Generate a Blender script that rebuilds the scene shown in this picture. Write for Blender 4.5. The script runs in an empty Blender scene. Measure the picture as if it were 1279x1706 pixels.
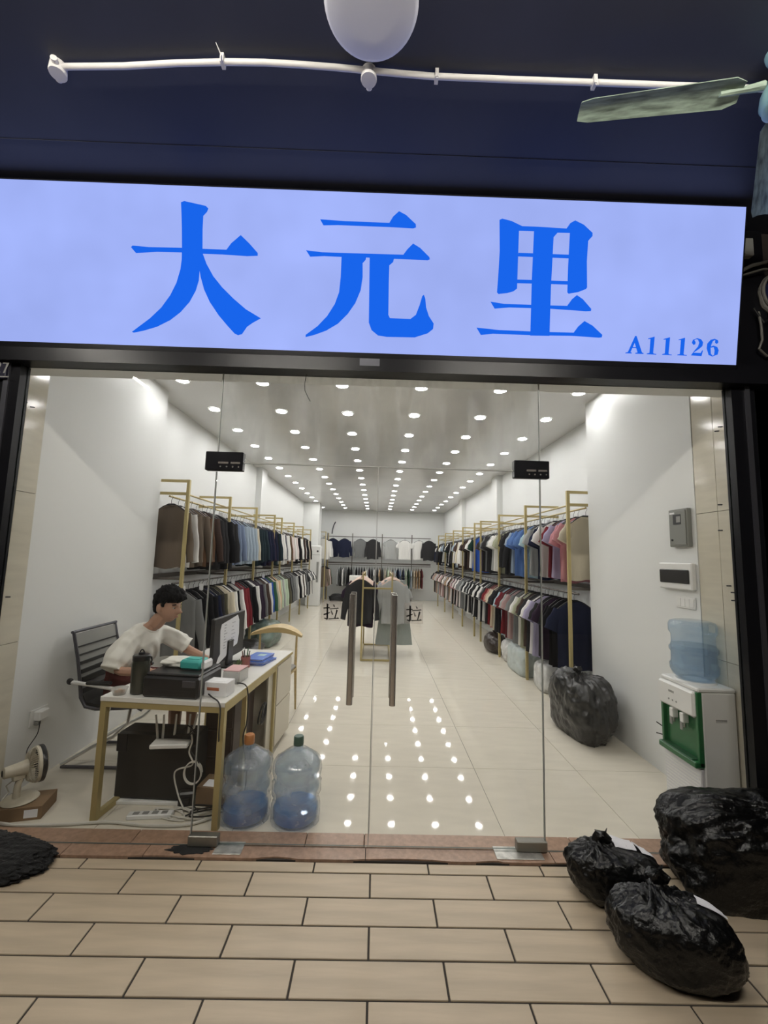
import bpy, bmesh, math, random
from mathutils import Vector, Matrix, noise
from mathutils.bvhtree import BVHTree

# ------------------------------------------------------------------ camera, world, lights, exposure
scene = bpy.context.scene
COL = scene.collection
PI = math.pi
scene.view_settings.view_transform = 'Standard'
scene.view_settings.look = 'None'
scene.view_settings.gamma = 1.0
scene.view_settings.exposure = 0.0
scene.view_settings.use_curve_mapping = False

def set_camera():
    f, pitch, yaw, roll, h, d = 690.09, 0.10786, 0.0127, 0.02677, 1.6164, 2.4818
    cy, sy, cp, sp = math.cos(yaw), math.sin(yaw), math.cos(pitch), math.sin(pitch)
    fw = Vector((sy * cp, cy * cp, sp)); rt = Vector((cy, -sy, 0)); up = rt.cross(fw)
    c, s = math.cos(roll), math.sin(roll)
    r2 = rt * c + up * s; u2 = up * c - rt * s
    cam = bpy.data.cameras.new('camera'); o = bpy.data.objects.new('camera', cam); COL.objects.link(o)
    m = Matrix((( r2.x, u2.x, -fw.x, 0), (r2.y, u2.y, -fw.y, -d), (r2.z, u2.z, -fw.z, h), (0, 0, 0, 1)))
    o.matrix_world = m
    cam.sensor_fit = 'HORIZONTAL'; cam.sensor_width = 36.0; cam.lens = f / 1279 * 36
    cam.clip_start = 0.05; cam.clip_end = 100
    scene.camera = o
set_camera()

world = bpy.data.worlds.new('night'); scene.world = world; world.use_nodes = True
world.node_tree.nodes['Background'].inputs[0].default_value = (0.010, 0.012, 0.02, 1)
world.node_tree.nodes['Background'].inputs[1].default_value = 0.5

DOWNLIGHT = 100.0      # radiance of the shop's ceiling downlights
TUBE = 245.0          # radiance of the arcade's tube lamp and the two added tubes
SIGN = 1.0            # radiance scale of the light box

# ------------------------------------------------------------------ mesh helpers
class MB:
    def __init__(s): s.v = []; s.f = []; s.m = []
    def add(s, vs, fs, mi=0):
        b = len(s.v); s.v += [tuple(p) for p in vs]
        for f in fs: s.f.append([i + b for i in f]); s.m.append(mi)
        return s
    def box(s, x0, x1, y0, y1, z0, z1, mi=0):
        vs = [(x, y, z) for z in (z0, z1) for y in (y0, y1) for x in (x0, x1)]
        return s.add(vs, [(0,2,3,1),(4,5,7,6),(0,1,5,4),(2,6,7,3),(0,4,6,2),(1,3,7,5)], mi)
    def bbox(s, x0, x1, y0, y1, z0, z1, b=0.005, mi=0):
        # box with chamfered edges
        vs = []; idx = {}
        for ax in range(3):
            for sx in (0, 1):
                for sy in (0, 1):
                    for sz in (0, 1):
                        p = [(x0, x1)[sx], (y0, y1)[sy], (z0, z1)[sz]]
                        q = [(x0 + b, x1 - b)[sx], (y0 + b, y1 - b)[sy], (z0 + b, z1 - b)[sz]]
                        r = list(q); r[ax] = p[ax]
                        idx[(ax, sx, sy, sz)] = len(vs); vs.append(tuple(r))
        fs = []
        for ax in range(3):
            o = [i for i in range(3) if i != ax]
            for e in (0, 1):
                c = []
                for a, d in ((0,0),(1,0),(1,1),(0,1)):
                    k = [0,0,0]; k[ax] = e; k[o[0]] = a; k[o[1]] = d; c.append(idx[(ax, *k)])
                fs.append(c)
            for a in (0, 1):       # edges along axis ax
                for d in (0, 1):
                    k0 = [0,0,0]; k1 = [0,0,0]; k0[ax] = 0; k1[ax] = 1
                    for k in (k0, k1): k[o[0]] = a; k[o[1]] = d
                    fs.append([idx[(o[0], *k0)], idx[(o[0], *k1)], idx[(o[1], *k1)], idx[(o[1], *k0)]])
        for sx in (0, 1):
            for sy in (0, 1):
                for sz in (0, 1): fs.append([idx[(0, sx, sy, sz)], idx[(1, sx, sy, sz)], idx[(2, sx, sy, sz)]])
        return s.add(vs, fs, mi)
    def tube(s, pts, r, n=8, caps=True, mi=0, closed=False):
        pts = [Vector(p) for p in pts]; m = len(pts)
        rr = r if isinstance(r, (list, tuple)) else [r] * m
        rings = []; ref = None
        for i, p in enumerate(pts):
            a = pts[(i - 1) % m] if (i > 0 or closed) else p; b = pts[(i + 1) % m] if (i < m - 1 or closed) else p
            t = (b - a).normalized() if (b - a).length > 1e-9 else Vector((0, 0, 1))
            if ref is None:
                ref = Vector((0, 0, 1)) if abs(t.z) < 0.9 else Vector((1, 0, 0))
            u = (ref - t * ref.dot(t))
            if u.length < 1e-6: u = t.orthogonal()
            u.normalize(); w = t.cross(u); ref = u
            rings.append([p + (u * math.cos(2*PI*k/n) + w * math.sin(2*PI*k/n)) * rr[i] for k in range(n)])
        vs = [q for g in rings for q in g]; fs = []
        for i in range(m if closed else m - 1):
            j = (i + 1) % m
            for k in range(n): fs.append((i*n + k, i*n + (k+1) % n, j*n + (k+1) % n, j*n + k))
        if caps and not closed:
            fs.append(tuple(range(n))[::-1]); fs.append(tuple((m-1)*n + k for k in range(n)))
        return s.add(vs, fs, mi)
    def bar(s, a, b, w, h=None, mi=0):
        # square bar between two points
        a, b = Vector(a), Vector(b); h = h or w; t = (b - a).normalized()
        u = Vector((0, 0, 1)) if abs(t.z) < 0.9 else Vector((1, 0, 0))
        u = (u - t * u.dot(t)).normalized(); v = t.cross(u)
        vs = [p + v * (i * w / 2) + u * (j * h / 2) for p in (a, b) for i, j in ((-1,-1),(1,-1),(1,1),(-1,1))]
        return s.add(vs, [(0,1,2,3),(7,6,5,4),(0,4,5,1),(1,5,6,2),(2,6,7,3),(3,7,4,0)], mi)
    def lathe(s, prof, n=24, axis='z', c=(0,0,0), mi=0, cap=True):
        cap = cap and prof[0] != prof[-1]
        vs = []; fs = []
        for r, z in prof:
            for k in range(n):
                a = 2*PI*k/n; p = (r*math.cos(a), r*math.sin(a), z)
                if axis == 'x': p = (p[2], p[0], p[1])
                if axis == 'y': p = (p[1], p[2], p[0])
                vs.append((p[0]+c[0], p[1]+c[1], p[2]+c[2]))
        m = len(prof)
        for i in range(m-1):
            for k in range(n): fs.append((i*n+k, i*n+(k+1)%n, (i+1)*n+(k+1)%n, (i+1)*n+k))
        if cap and prof[0][0] > 1e-5: fs.append(tuple(range(n))[::-1])
        if cap and prof[-1][0] > 1e-5: fs.append(tuple((m-1)*n+k for k in range(n)))
        return s.add(vs, fs, mi)
    def prism(s, poly, fn, t0, t1, mi=0):
        # poly of 2d points, fn(u, v, w) -> 3d, extruded from w = t0 to t1
        n = len(poly); vs = [fn(u, v, t0) for u, v in poly] + [fn(u, v, t1) for u, v in poly]
        fs = [tuple(range(n))[::-1], tuple(range(n, 2*n))] + [(i, (i+1) % n, n + (i+1) % n, n + i) for i in range(n)]
        return s.add(vs, fs, mi)
    def ell(s, c, r, n=16, m=10, mi=0):
        prof = [(max(1e-6, math.sin(PI*i/m)), -math.cos(PI*i/m)) for i in range(m+1)]
        t = MB().lathe(prof, n); vs = [(c[0]+x*r[0], c[1]+y*r[1], c[2]+z*r[2]) for x, y, z in t.v]
        return s.add(vs, t.f, mi)
    def mesh(s, name, smooth=False, angle=40, weld=False):
        me = bpy.data.meshes.new(name); me.from_pydata(s.v, [], s.f)
        if any(s.m): me.polygons.foreach_set('material_index', s.m)
        bm = bmesh.new(); bm.from_mesh(me)
        if weld: bmesh.ops.remove_doubles(bm, verts=bm.verts, dist=1e-5)
        bmesh.ops.recalc_face_normals(bm, faces=bm.faces)
        bm.to_mesh(me); bm.free()
        if smooth:
            me.shade_smooth(); me.set_sharp_from_angle(angle=math.radians(angle))
        return me

def obj(name, mb, mat, parent=None, smooth=False, loc=None, rotz=0, weld=False, angle=40):
    me = mb.mesh(name, smooth, angle, weld) if isinstance(mb, MB) else mb
    o = bpy.data.objects.new(name, me); COL.objects.link(o)
    for m in (mat if isinstance(mat, (list, tuple)) else [mat]):
        if len(me.materials) < len(mat if isinstance(mat, (list, tuple)) else [mat]): me.materials.append(m)
    if parent: o.parent = parent
    if loc: o.location = loc
    if rotz: o.rotation_euler = (0, 0, rotz)
    return o
def tag(o, label, cat, group=None, kind=None):
    o['label'] = label; o['category'] = cat
    if group: o['group'] = group
    if kind: o['kind'] = kind
    return o
def thing(name, label, cat, loc=(0,0,0), rotz=0, group=None):
    o = bpy.data.objects.new(name, None); COL.objects.link(o); o.empty_display_size = 0.1
    o.location = loc; o.rotation_euler = (0, 0, rotz)
    return tag(o, label, cat, group)
def struct(name, mb, mat, **k):
    o = obj(name, mb, mat, **k); o['kind'] = 'structure'; return o
def copy_tree(o, parent=None):
    c = o.copy(); COL.objects.link(c); c.parent = parent
    for ch in list(o.children): copy_tree(ch, c)
    return c

# ------------------------------------------------------------------ materials
def mat(name, col, rough=0.5, metal=0.0, spec=0.5, bump=None, var=None, emit=None, coat=0.0, sheen=0.0):
    """bump=(scale, strength[, stretch]); var=(scale, amount[, stretch]) brightness variation that stays on the thing"""
    m = bpy.data.materials.new(name); m.use_nodes = True; nt = m.node_tree; N = nt.nodes; L = nt.links
    p = N['Principled BSDF']
    p.inputs['Base Color'].default_value = (*col, 1); p.inputs['Roughness'].default_value = rough
    p.inputs['Metallic'].default_value = metal; p.inputs['Specular IOR Level'].default_value = spec
    p.inputs['Coat Weight'].default_value = coat; p.inputs['Sheen Weight'].default_value = sheen
    if emit:
        p.inputs['Emission Color'].default_value = (*emit[0], 1); p.inputs['Emission Strength'].default_value = emit[1]
    def tex(scale, stretch, detail=4):
        tc = N.new('ShaderNodeTexCoord'); mp = N.new('ShaderNodeMapping'); L.new(tc.outputs['Object'], mp.inputs[0])
        mp.inputs['Scale'].default_value = stretch or (1, 1, 1)
        t = N.new('ShaderNodeTexNoise'); t.inputs['Scale'].default_value = scale; t.inputs['Detail'].default_value = detail
        L.new(mp.outputs[0], t.inputs['Vector']); return t
    if bump:
        t = tex(bump[0], bump[2] if len(bump) > 2 else None); b = N.new('ShaderNodeBump')
        b.inputs['Strength'].default_value = bump[1]; b.inputs['Distance'].default_value = 0.01
        L.new(t.outputs['Fac'], b.inputs['Height']); L.new(b.outputs[0], p.inputs['Normal'])
    if var:
        t = tex(var[0], var[2] if len(var) > 2 else None); r = N.new('ShaderNodeMapRange')
        r.inputs['From Min'].default_value = 0.3; r.inputs['From Max'].default_value = 0.7
        r.inputs['To Min'].default_value = 1 - var[1]; r.inputs['To Max'].default_value = 1 + var[1] * 0.6
        L.new(t.outputs['Fac'], r.inputs['Value'])
        x = N.new('ShaderNodeMix'); x.data_type = 'RGBA'; x.blend_type = 'MULTIPLY'; x.inputs[0].default_value = 1
        x.inputs[6].default_value = (*col, 1); L.new(r.outputs[0], x.inputs[7]); L.new(x.outputs[2], p.inputs['Base Color'])
    return m
def emitter(name, col, strength, var=0.0):
    m = bpy.data.materials.new(name); m.use_nodes = True; nt = m.node_tree; nt.nodes.clear()
    e = nt.nodes.new('ShaderNodeEmission'); o = nt.nodes.new('ShaderNodeOutputMaterial')
    e.inputs[0].default_value = (*col, 1); e.inputs[1].default_value = strength; nt.links.new(e.outputs[0], o.inputs[0])
    if var:
        tc = nt.nodes.new('ShaderNodeTexCoord'); t = nt.nodes.new('ShaderNodeTexNoise'); t.inputs['Scale'].default_value = 2.2
        r = nt.nodes.new('ShaderNodeMapRange'); r.inputs['From Min'].default_value = .3; r.inputs['From Max'].default_value = .7
        r.inputs['To Min'].default_value = strength * (1 - var); r.inputs['To Max'].default_value = strength * (1 + var)
        nt.links.new(tc.outputs['Object'], t.inputs['Vector']); nt.links.new(t.outputs['Fac'], r.inputs['Value']); nt.links.new(r.outputs[0], e.inputs[1])
    return m
def clear(name, tint, refl=0.04, body=None, body_fac=0.0, rough=0.0, streak=None):
    """thin clear material: tinted see-through + mirror by angle + a share of body colour"""
    m = bpy.data.materials.new(name); m.use_nodes = True; nt = m.node_tree; N = nt.nodes; L = nt.links; N.clear()
    out = N.new('ShaderNodeOutputMaterial'); tr = N.new('ShaderNodeBsdfTransparent'); tr.inputs[0].default_value = (*tint, 1)
    gl = N.new('ShaderNodeBsdfGlossy'); gl.inputs['Roughness'].default_value = rough
    lw = N.new('ShaderNodeLayerWeight'); lw.inputs[0].default_value = 0.5
    pw = N.new('ShaderNodeMath'); pw.operation = 'POWER'; pw.inputs[1].default_value = 5; L.new(lw.outputs['Facing'], pw.inputs[0])
    ma = N.new('ShaderNodeMath'); ma.operation = 'MULTIPLY_ADD'; ma.inputs[1].default_value = 0.9 - refl; ma.inputs[2].default_value = refl
    L.new(pw.outputs[0], ma.inputs[0])
    base = tr.outputs[0]
    if body:
        d = N.new('ShaderNodeBsdfDiffuse'); d.inputs[0].default_value = (*body, 1)
        t2 = N.new('ShaderNodeBsdfTranslucent'); t2.inputs[0].default_value = (*body, 1)
        md = N.new('ShaderNodeMixShader'); md.inputs[0].default_value = 0.5; L.new(d.outputs[0], md.inputs[1]); L.new(t2.outputs[0], md.inputs[2])
        mb_ = N.new('ShaderNodeMixShader'); mb_.inputs[0].default_value = body_fac
        if streak:
            tc = N.new('ShaderNodeTexCoord'); mp = N.new('ShaderNodeMapping'); mp.inputs['Scale'].default_value = streak[1]
            t = N.new('ShaderNodeTexNoise'); t.inputs['Scale'].default_value = streak[0]; t.inputs['Detail'].default_value = 6
            r = N.new('ShaderNodeMapRange'); r.inputs['From Min'].default_value = streak[2]; r.inputs['From Max'].default_value = streak[3]
            r.inputs['To Min'].default_value = 0; r.inputs['To Max'].default_value = body_fac
            L.new(tc.outputs['Object'], mp.inputs[0]); L.new(mp.outputs[0], t.inputs['Vector']); L.new(t.outputs['Fac'], r.inputs['Value']); L.new(r.outputs[0], mb_.inputs[0])
        L.new(base, mb_.inputs[1]); L.new(md.outputs[0], mb_.inputs[2]); base = mb_.outputs[0]
    mx = N.new('ShaderNodeMixShader'); L.new(ma.outputs[0], mx.inputs[0]); L.new(base, mx.inputs[1]); L.new(gl.outputs[0], mx.inputs[2])
    L.new(mx.outputs[0], out.inputs[0]); return m

M = {}
M['wall'] = mat('white_paint', (.76, .77, .755), .45, bump=(60, .03))
M['ceiling'] = mat('gloss_ceiling', (.70, .70, .69), .16, spec=.6, var=(1.5, .05))
M['navy'] = mat('navy_board', (.030, .033, .055), .55, var=(1.2, .25))
M['pale_tile'] = mat('cream_tile', (.65, .61, .50), .12, var=(4, .07, (1, 1, 6)))
M['in_tile'] = mat('polished_cream_tile', (.70, .655, .555), .04, spec=.13, var=(3, .05, (1, 4, 1)))
M['grout'] = mat('dark_grout', (.05, .042, .035), .9)
M['in_grout'] = mat('grey_grout', (.26, .25, .23), .8)
M['paver'] = mat('wood_look_tile', (.56, .455, .32), .42, var=(3.5, .16, (.5, 5, 1)), bump=(18, .06, (.4, 5, 1)))
M['granite'] = mat('red_granite', (.40, .255, .175), .35, var=(40, .22))
M['black_metal'] = mat('black_metal', (.007, .007, .009), .32, spec=.22)
M['black_wall'] = mat('black_wall', (.007, .006, .007), .7)
M['brown_wall'] = mat('dark_brown_wall', (.03, .022, .018), .8, var=(4, .4))
M['grey_metal'] = mat('grey_frame', (.10, .10, .115), .4, metal=.6)
M['steel'] = mat('brushed_steel', (.56, .52, .48), .22, metal=.78, bump=(40, .03, (6, 6, .3)))
M['chrome'] = mat('chrome', (.75, .75, .75), .08, metal=1.0)
M['gold'] = mat('gold_paint', (.50, .41, .19), .38, metal=.35)
M['gold_wood'] = mat('golden_wood', (.56, .42, .20), .35, var=(8, .15, (1, 6, 6)))
M['dark_bronze'] = mat('dark_bronze_rail', (.13, .115, .10), .4, metal=.5)
M['white_plastic'] = mat('white_plastic', (.78, .78, .76), .35)
M['cream_plastic'] = mat('cream_plastic', (.62, .57, .45), .35, var=(20, .12))
M['grey_plastic'] = mat('grey_plastic', (.28, .28, .265), .45)
M['dark_plastic'] = mat('black_plastic', (.012, .012, .014), .3)
M['soft_black'] = mat('black_mesh_fabric', (.016, .016, .016), .75)
M['green_plastic'] = mat('green_plastic', (.02, .135, .045), .3)
M['conduit'] = mat('white_conduit', (.70, .68, .66), .45)
M['lamp_white'] = mat('lamp_cover', (.80, .80, .82), .4)
M['desk_top'] = mat('white_laminate', (.80, .79, .75), .25)
M['panel_cream'] = mat('cream_laminate', (.66, .61, .50), .35)
M['paper'] = mat('paper', (.85, .85, .86), .8)
M['foam'] = mat('foam_sheet', (.80, .80, .78), .8)
M['card'] = mat('cardboard', (.24, .155, .085), .8, var=(9, .12))
M['cable_white'] = mat('white_cable', (.62, .60, .54), .5)
M['dull_cable'] = mat('dull_grey_cable', (.13, .125, .11), .6)
M['cable_black'] = mat('black_cable', (.012, .012, .012), .45)
M['bag'] = mat('black_bag', (.0035, .0035, .0035), .29, spec=.40, bump=(34, .8))
M['bag_in'] = mat('dark_grey_bag', (.012, .012, .012), .30, spec=.6, bump=(24, .55))
M['downlight'] = emitter('downlight_glow', (1.0, .99, .98), DOWNLIGHT)
M['tube'] = emitter('tube_glow', (1.0, .95, .86), TUBE)
M['sign_face'] = emitter('sign_face', (.36, .45, .93), SIGN, .07)
M['sign_ink'] = emitter('sign_blue', (.0097, .13, .83), SIGN)
M['glass'] = clear('window_glass', (.985, .985, .98), .013, (.8, .8, .8), .003)
M['glass_dusty'] = clear('dusty_glass', (.975, .98, .975), .014, (.75, .75, .75), .19, streak=(3.0, (2.5, 1, .8), .43, .72))
M['glass_edge'] = clear('glass_edge', (.34, .40, .38), .10, (.35, .40, .38), .55)
M['film'] = clear('clear_film', (.94, .95, .96), .09, (.9, .9, .92), .40, rough=.12, streak=(9.0, (1, 1, 1), .42, .72))
M['jug'] = clear('blue_jug', (.84, .91, .97), .07, (.52, .66, .80), .20, rough=.05)
M['jug_water'] = clear('jug_water', (.76, .88, 1.0), .05, (.30, .56, .98), .46, rough=.02)
M['jug_blue'] = clear('blue_jug_wet', (.45, .60, .90), .06, (.14, .30, .80), .55, rough=.05)
M['smoke'] = clear('smoky_plastic', (.22, .23, .20), .06, (.10, .105, .085), .6, rough=.08)
M['clear_box'] = clear('clear_plastic', (.88, .88, .87), .08, (.7, .7, .68), .35, rough=.05)
M['sticker'] = clear('clear_sticker', (.96, .955, .95), .02, (.7, .65, .62), .16)
M['ink'] = mat('black_ink', (.008, .007, .007), .6)
M['teal'] = mat('teal_print', (.055, .44, .40), .5)
M['blue_folder'] = mat('blue_folder', (.085, .19, .62), .35)
M['orange_red'] = mat('rust_print', (.42, .13, .06), .6)
M['pink'] = mat('pink_paper', (.70, .42, .42), .6)
M['skin'] = mat('skin', (.47, .275, .19), .5)
M['skin_lip'] = mat('lip', (.33, .13, .11), .5)
M['eye_white'] = mat('eye_white', (.6, .58, .55), .3)
M['hair'] = mat('black_hair', (.006, .0055, .0055), .75, spec=.15, bump=(40, .8, (1, 1, 3)))
M['tee_white'] = mat('white_cotton', (.78, .765, .70), .9, bump=(14, .25))
M['maroon'] = mat('maroon_shorts', (.12, .022, .018), .9)
M['patina'] = mat('worn_green_paint', (.30, .38, .30), .6, var=(7, .7, (1, 7, 1)), bump=(30, .3))
M['aqua'] = mat('aqua_enamel', (.27, .46, .46), .25)

# ------------------------------------------------------------------ setting: pavement, floor, walls, ceilings
RND = random.Random(5)
def tile_mesh(w, d, t=.008, b=.0015):
    return MB().bbox(-w/2, w/2, -d/2, d/2, -t, 0, b).mesh('tile')

pave = struct('pavement', MB().box(-9, 9, -7, -.09, -.12, -.005), M['grout'])
meshes = {}
for j in range(8):
    y1 = -.0935 if j == 0 else -.1685 - .153 * (j - 1)
    y0 = -.1685 - .153 * j
    off = -.882 if j % 2 == 0 else -.588
    for n in range(-4, 7):
        x0 = off + .5965 * n; x1 = x0 + .5965
        if x1 < -2.9 or x0 > 2.9: continue
        key = round(y1 - y0, 3)
        if key not in meshes:
            meshes[key] = tile_mesh(.5965 - .0085, key - .0085); meshes[key].materials.append(M['paver'])
        o = bpy.data.objects.new('tile', meshes[key]); COL.objects.link(o); o.parent = pave
        o.location = ((x0 + x1) / 2, (y0 + y1) / 2, RND.uniform(-.0006, .0006))
        o.rotation_euler = (RND.uniform(-.002, .002), 0, 0 if RND.random() < .5 else PI)
far = obj('paving_strip', MB().box(-9, 9, -7, -1.245, -.005, -.001), M['paver'], pave)

sill = struct('trim_1', MB().box(-2.6, 2.6, -.088, .12, -.12, .002), M['grout'])
xs = [-2.6, -1.32, -.36, -.03, 1.16, 2.6]
for a, b in zip(xs, xs[1:]): obj('slab', MB().bbox(a + .002, b - .002, .004, .1215, -.01, .012, .003), M['granite'], sill)
xs = [-2.6, -1.63, -1.2, -.02, 1.0, 2.6]
def broken_slab(a, b):
    # outer slab with a chipped front edge
    pts = []; n = 40
    for i in range(n + 1):
        x = a + .002 + (b - a - .004) * i / n
        c = max(0, noise.noise(Vector((x * 3.1, 2.7, 0)))) * .055 * (1 if -.9 < x < .7 else .25)
        pts.append((x, -.09 + c))
    pts += [(b - .002, 0.0), (a + .002, 0.0)]
    return MB().prism(pts, lambda u, v, w: (u, v, w), -.01, .010)
for a, b in zip(xs, xs[1:]): obj('slab', broken_slab(a, b), M['granite'], sill)

floor = struct('floor', MB().box(-2.7, 2.75, .12, 13.6, -.12, -.004), M['in_grout'])
tm = {}
for iy in range(17):
    y0 = .124 + .8 * iy; y1 = min(y0 + .8, 13.6)
    for ix in range(-4, 4):
        x0 = max(-.004 + .8 * ix, -2.6); x1 = min(-.004 + .8 * ix + .8, 2.7)
        if x1 <= x0: continue
        key = (round(x1 - x0, 3), round(y1 - y0, 3))
        if key not in tm:
            tm[key] = tile_mesh(key[0] - .003, key[1] - .003, .006, .0008); tm[key].materials.append(M['in_tile'])
        o = bpy.data.objects.new('tile', tm[key]); COL.objects.link(o); o.parent = floor
        o.location = ((x0 + x1) / 2, (y0 + y1) / 2, 0)

H = 3.37
PXL, PXR = -2.36, 2.27          # faces of the piers beside the window
struct('wall_left', MB().box(-2.75, -2.52, 1.97, 13.6, 0, H), M['wall'])
struct('wall_right', MB().box(2.56, 2.8, 1.95, 13.6, 0, H), M['wall'])
struct('wall_back', MB().box(-2.75, 2.8, 13.6, 13.8, 0, H), M['wall'])
struct('pillar_left', MB().box(-2.75, PXL, .36, 1.97, 0, H), M['wall'])
struct('pillar_right', MB().box(PXR, 2.8, .44, 1.95, 0, H), M['wall'])
struct('pillar_inner_left', MB().box(-2.52, -2.40, 5.9, 6.3, 0, H).box(-2.52, -1.98, 11.35, 11.9, 0, H), M['wall'])
struct('pillar_inner_right', MB().box(2.44, 2.56, 6.0, 6.4, 0, H), M['wall'])
struct('pillar_far_right', MB().box(2.44, 2.56, 9.6, 10.0, 0, H), M['wall'])
struct('ceiling', MB().box(-2.75, 2.8, .12, 13.8, H, H + .12), M['ceiling'])
# cream tiled jambs beside the glass
for side, x0, ysplit, yend, xf in (('wall_jamb_left', -2.75, .2, .36, -2.345), ('wall_jamb_right', 2.8, .25, .44, 2.275)):
    sg = 1 if x0 < 0 else -1
    j = struct(side, MB().box(min(x0, xf - sg*.01), max(x0, xf - sg*.01), .0, yend, 0, H), M['in_grout'])
    for ya, yb in ((.005, ysplit), (ysplit, yend)):
        for za, zb in ((0, 1.0), (1.0, 1.98), (1.98, 2.95)):
            obj('tile', MB().bbox(min(xf, xf - sg*.012), max(xf, xf - sg*.012), ya + .0015, yb - .0015, za + .0015, zb - .0015, .001), M['pale_tile'], j)
    for yy, zz in ((.17, 2.56), (.23, 2.55), (.16, 1.30), (.22, 1.30)) if sg > 0 else ((.20, 2.52), (.17, 2.54), (.21, 2.02), (.12, 1.99), (.22, 1.85), (.18, 1.49), (.15, 1.45), (.15, 1.40), (.10, 1.27), (.07, 1.26)):
        obj('screw', MB().tube([(xf - sg*.002, yy, zz), (xf + sg*.022, yy + .01, zz)], .004, 6), M['grey_metal'], j)
# lintel above the glass, white inside and black outside
struct('wall_front', MB().box(-2.75, 2.8, .012, .13, 2.725, H), M['wall'])
struct('beam', MB().box(-2.95, 2.45, -.10, .008, 2.722, 2.835).box(-2.95, 2.45, -.02, .008, 2.835, 3.8), M['black_metal'])
obj('sticker', MB().box(-.14, -.02, -.1012, -.1, 2.755, 2.80), M['grey_metal'], bpy.data.objects['beam'])
struct('pillar_outer_left', MB().box(-2.30, -2.188, -.05, .02, 0, 2.722).box(-2.275, -2.245, -.06, -.05, 0, 2.722, 1), [M['black_metal'], M['grey_metal']])
struct('pillar_outer_right', MB().box(2.155, 2.30, -.05, .02, 0, 2.722).box(2.235, 2.262, -.06, -.05, 0, 2.722, 1), [M['black_metal'], M['grey_metal']])
struct('wall_outer_left', MB().box(-9, -2.30, .0, .1, 0, 3.8), M['black_wall'])
struct('wall_outer_right', MB().box(2.30, 9, .0, .1, 0, 2.75), M['black_wall'])
struct('wall_outer_upper_right', MB().box(2.155, 9, .0, .1, 2.75, 3.8), M['brown_wall'])
struct('ceiling_arcade', MB().box(-9, 9, -7, .1, 3.8, 3.9), M['navy'])
obj('ceiling_joint', MB().box(-9, 9, -.452, -.448, 3.797, 3.7999), M['navy'], bpy.data.objects['ceiling_arcade'])
struct('wall_arcade', MB().box(-9, 9, -7.1, -7, 0, 3.8), M['brown_wall'])

# ------------------------------------------------------------------ glass front
def pane(x0, x1, z0, z1, name='glass_pane', parent=None, m='glass', t=.010):
    mb = MB(); y0, y1 = -t/2, t/2
    mb.add([(x0,y0,z0),(x1,y0,z0),(x1,y0,z1),(x0,y0,z1),(x0,y1,z0),(x1,y1,z0),(x1,y1,z1),(x0,y1,z1)],
           [(0,1,2,3),(7,6,5,4)], 0)
    mb.add([(x0,y0,z0),(x1,y0,z0),(x1,y0,z1),(x0,y0,z1),(x0,y1,z0),(x1,y1,z0),(x1,y1,z1),(x0,y1,z1)],
           [(0,4,5,1),(1,5,6,2),(2,6,7,3),(3,7,4,0)], 1)
    return obj(name, mb, [M[m], M['glass_edge']], parent)
def sname(o): o['kind'] = 'structure'; return o
XA, XB, XC = -.987, .978, -.0085
w1 = sname(pane(-2.188, XA - .003, .012, 2.722, 'window_1')); w2 = sname(pane(XB + .003, 2.155, .012, 2.722, 'window_2'))
w3 = sname(pane(XA + .003, XB - .003, 2.163, 2.722, 'window_3', m='glass_dusty'))
d1 = sname(pane(XA + .004, XC - .003, .022, 2.156, 'door_1')); d2 = sname(pane(XC + .003, XB - .004, .022, 2.156, 'door_2'))
def handle(x, par):
    mb = MB().tube([(x, -.065, .792), (x, -.065, 1.40)], .0175, 16)
    h = obj('door_handle', mb, M['steel'], par, smooth=True)
    obj('handle_mount', MB().tube([(x, -.06, .90), (x, .0, .90)], .009, 10).tube([(x, -.06, 1.29), (x, .0, 1.29)], .009, 10), M['steel'], h, smooth=True)['kind'] = 'stuff'
    mb = MB().tube([(x, .065, .792), (x, .065, 1.40)], .0175, 16); obj('door_handle', mb, M['steel'], par, smooth=True)
handle(-.135, d1); handle(.105, d2)
def patch(x0, x1, z0, z1, par, mt, screws=True):
    p = obj('patch_fitting', MB().bbox(x0, x1, -.022, .022, z0, z1, .004), mt, par)
    if screws:
        for i in range(4):
            x = x0 + (x1 - x0) * (.42 + .16 * i); z = z0 + .022
            obj('screw', MB().tube([(x, -.0222, z), (x, -.0255, z)], .005, 8), M['steel'], p, smooth=True)
        obj('hinge_slot', MB().box(x0 + (x1-x0)*.35, x0 + (x1-x0)*.62, -.0235, -.022, z0 + .04, z0 + .052)
            , M['steel'], p)
        obj('hinge_slot', MB().box(x0 + (x1-x0)*.68, x0 + (x1-x0)*.93, -.0235, -.022, z0 + .04, z0 + .052)
            , M['steel'], p)
for x, z0, z1, par, m in ((XA, .07, 2.10, d1, 'seal_grey'), (XB, .07, 2.11, d2, 'seal_grey'), (XA, 2.225, 2.72, w3, 'seal_white'), (XB, 2.225, 2.72, w3, 'seal_white'), (XC, .022, 2.156, d1, 'seal_white')):
    if m not in M: M[m] = mat(m, (.36, .36, .35) if m == 'seal_grey' else (.50, .50, .48), .3)
    obj('edge_seal', MB().box(x - .0025, x + .0025, -.006, .006, z0, z1), M[m], par)
obj('edge_seal', MB().box(XA + .16, XB - .165, -.006, .006, 2.1565, 2.1625), M['seal_white'], w3)
patch(-1.052, -.826, 2.108, 2.222, w3, M['black_metal']); patch(.815, 1.03, 2.115, 2.223, w3, M['black_metal'])
M['fitting'] = mat('satin_fitting', (.27, .26, .23), .4, metal=.7)
patch(-.995, -.832, .014, .068, d1, M['fitting'], False); patch(.815, .985, .016, .07, d2, M['fitting'], False)
M['plate'] = mat('scuffed_plate', (.55, .54, .50), .35, metal=.5, var=(25, .35))
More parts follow.
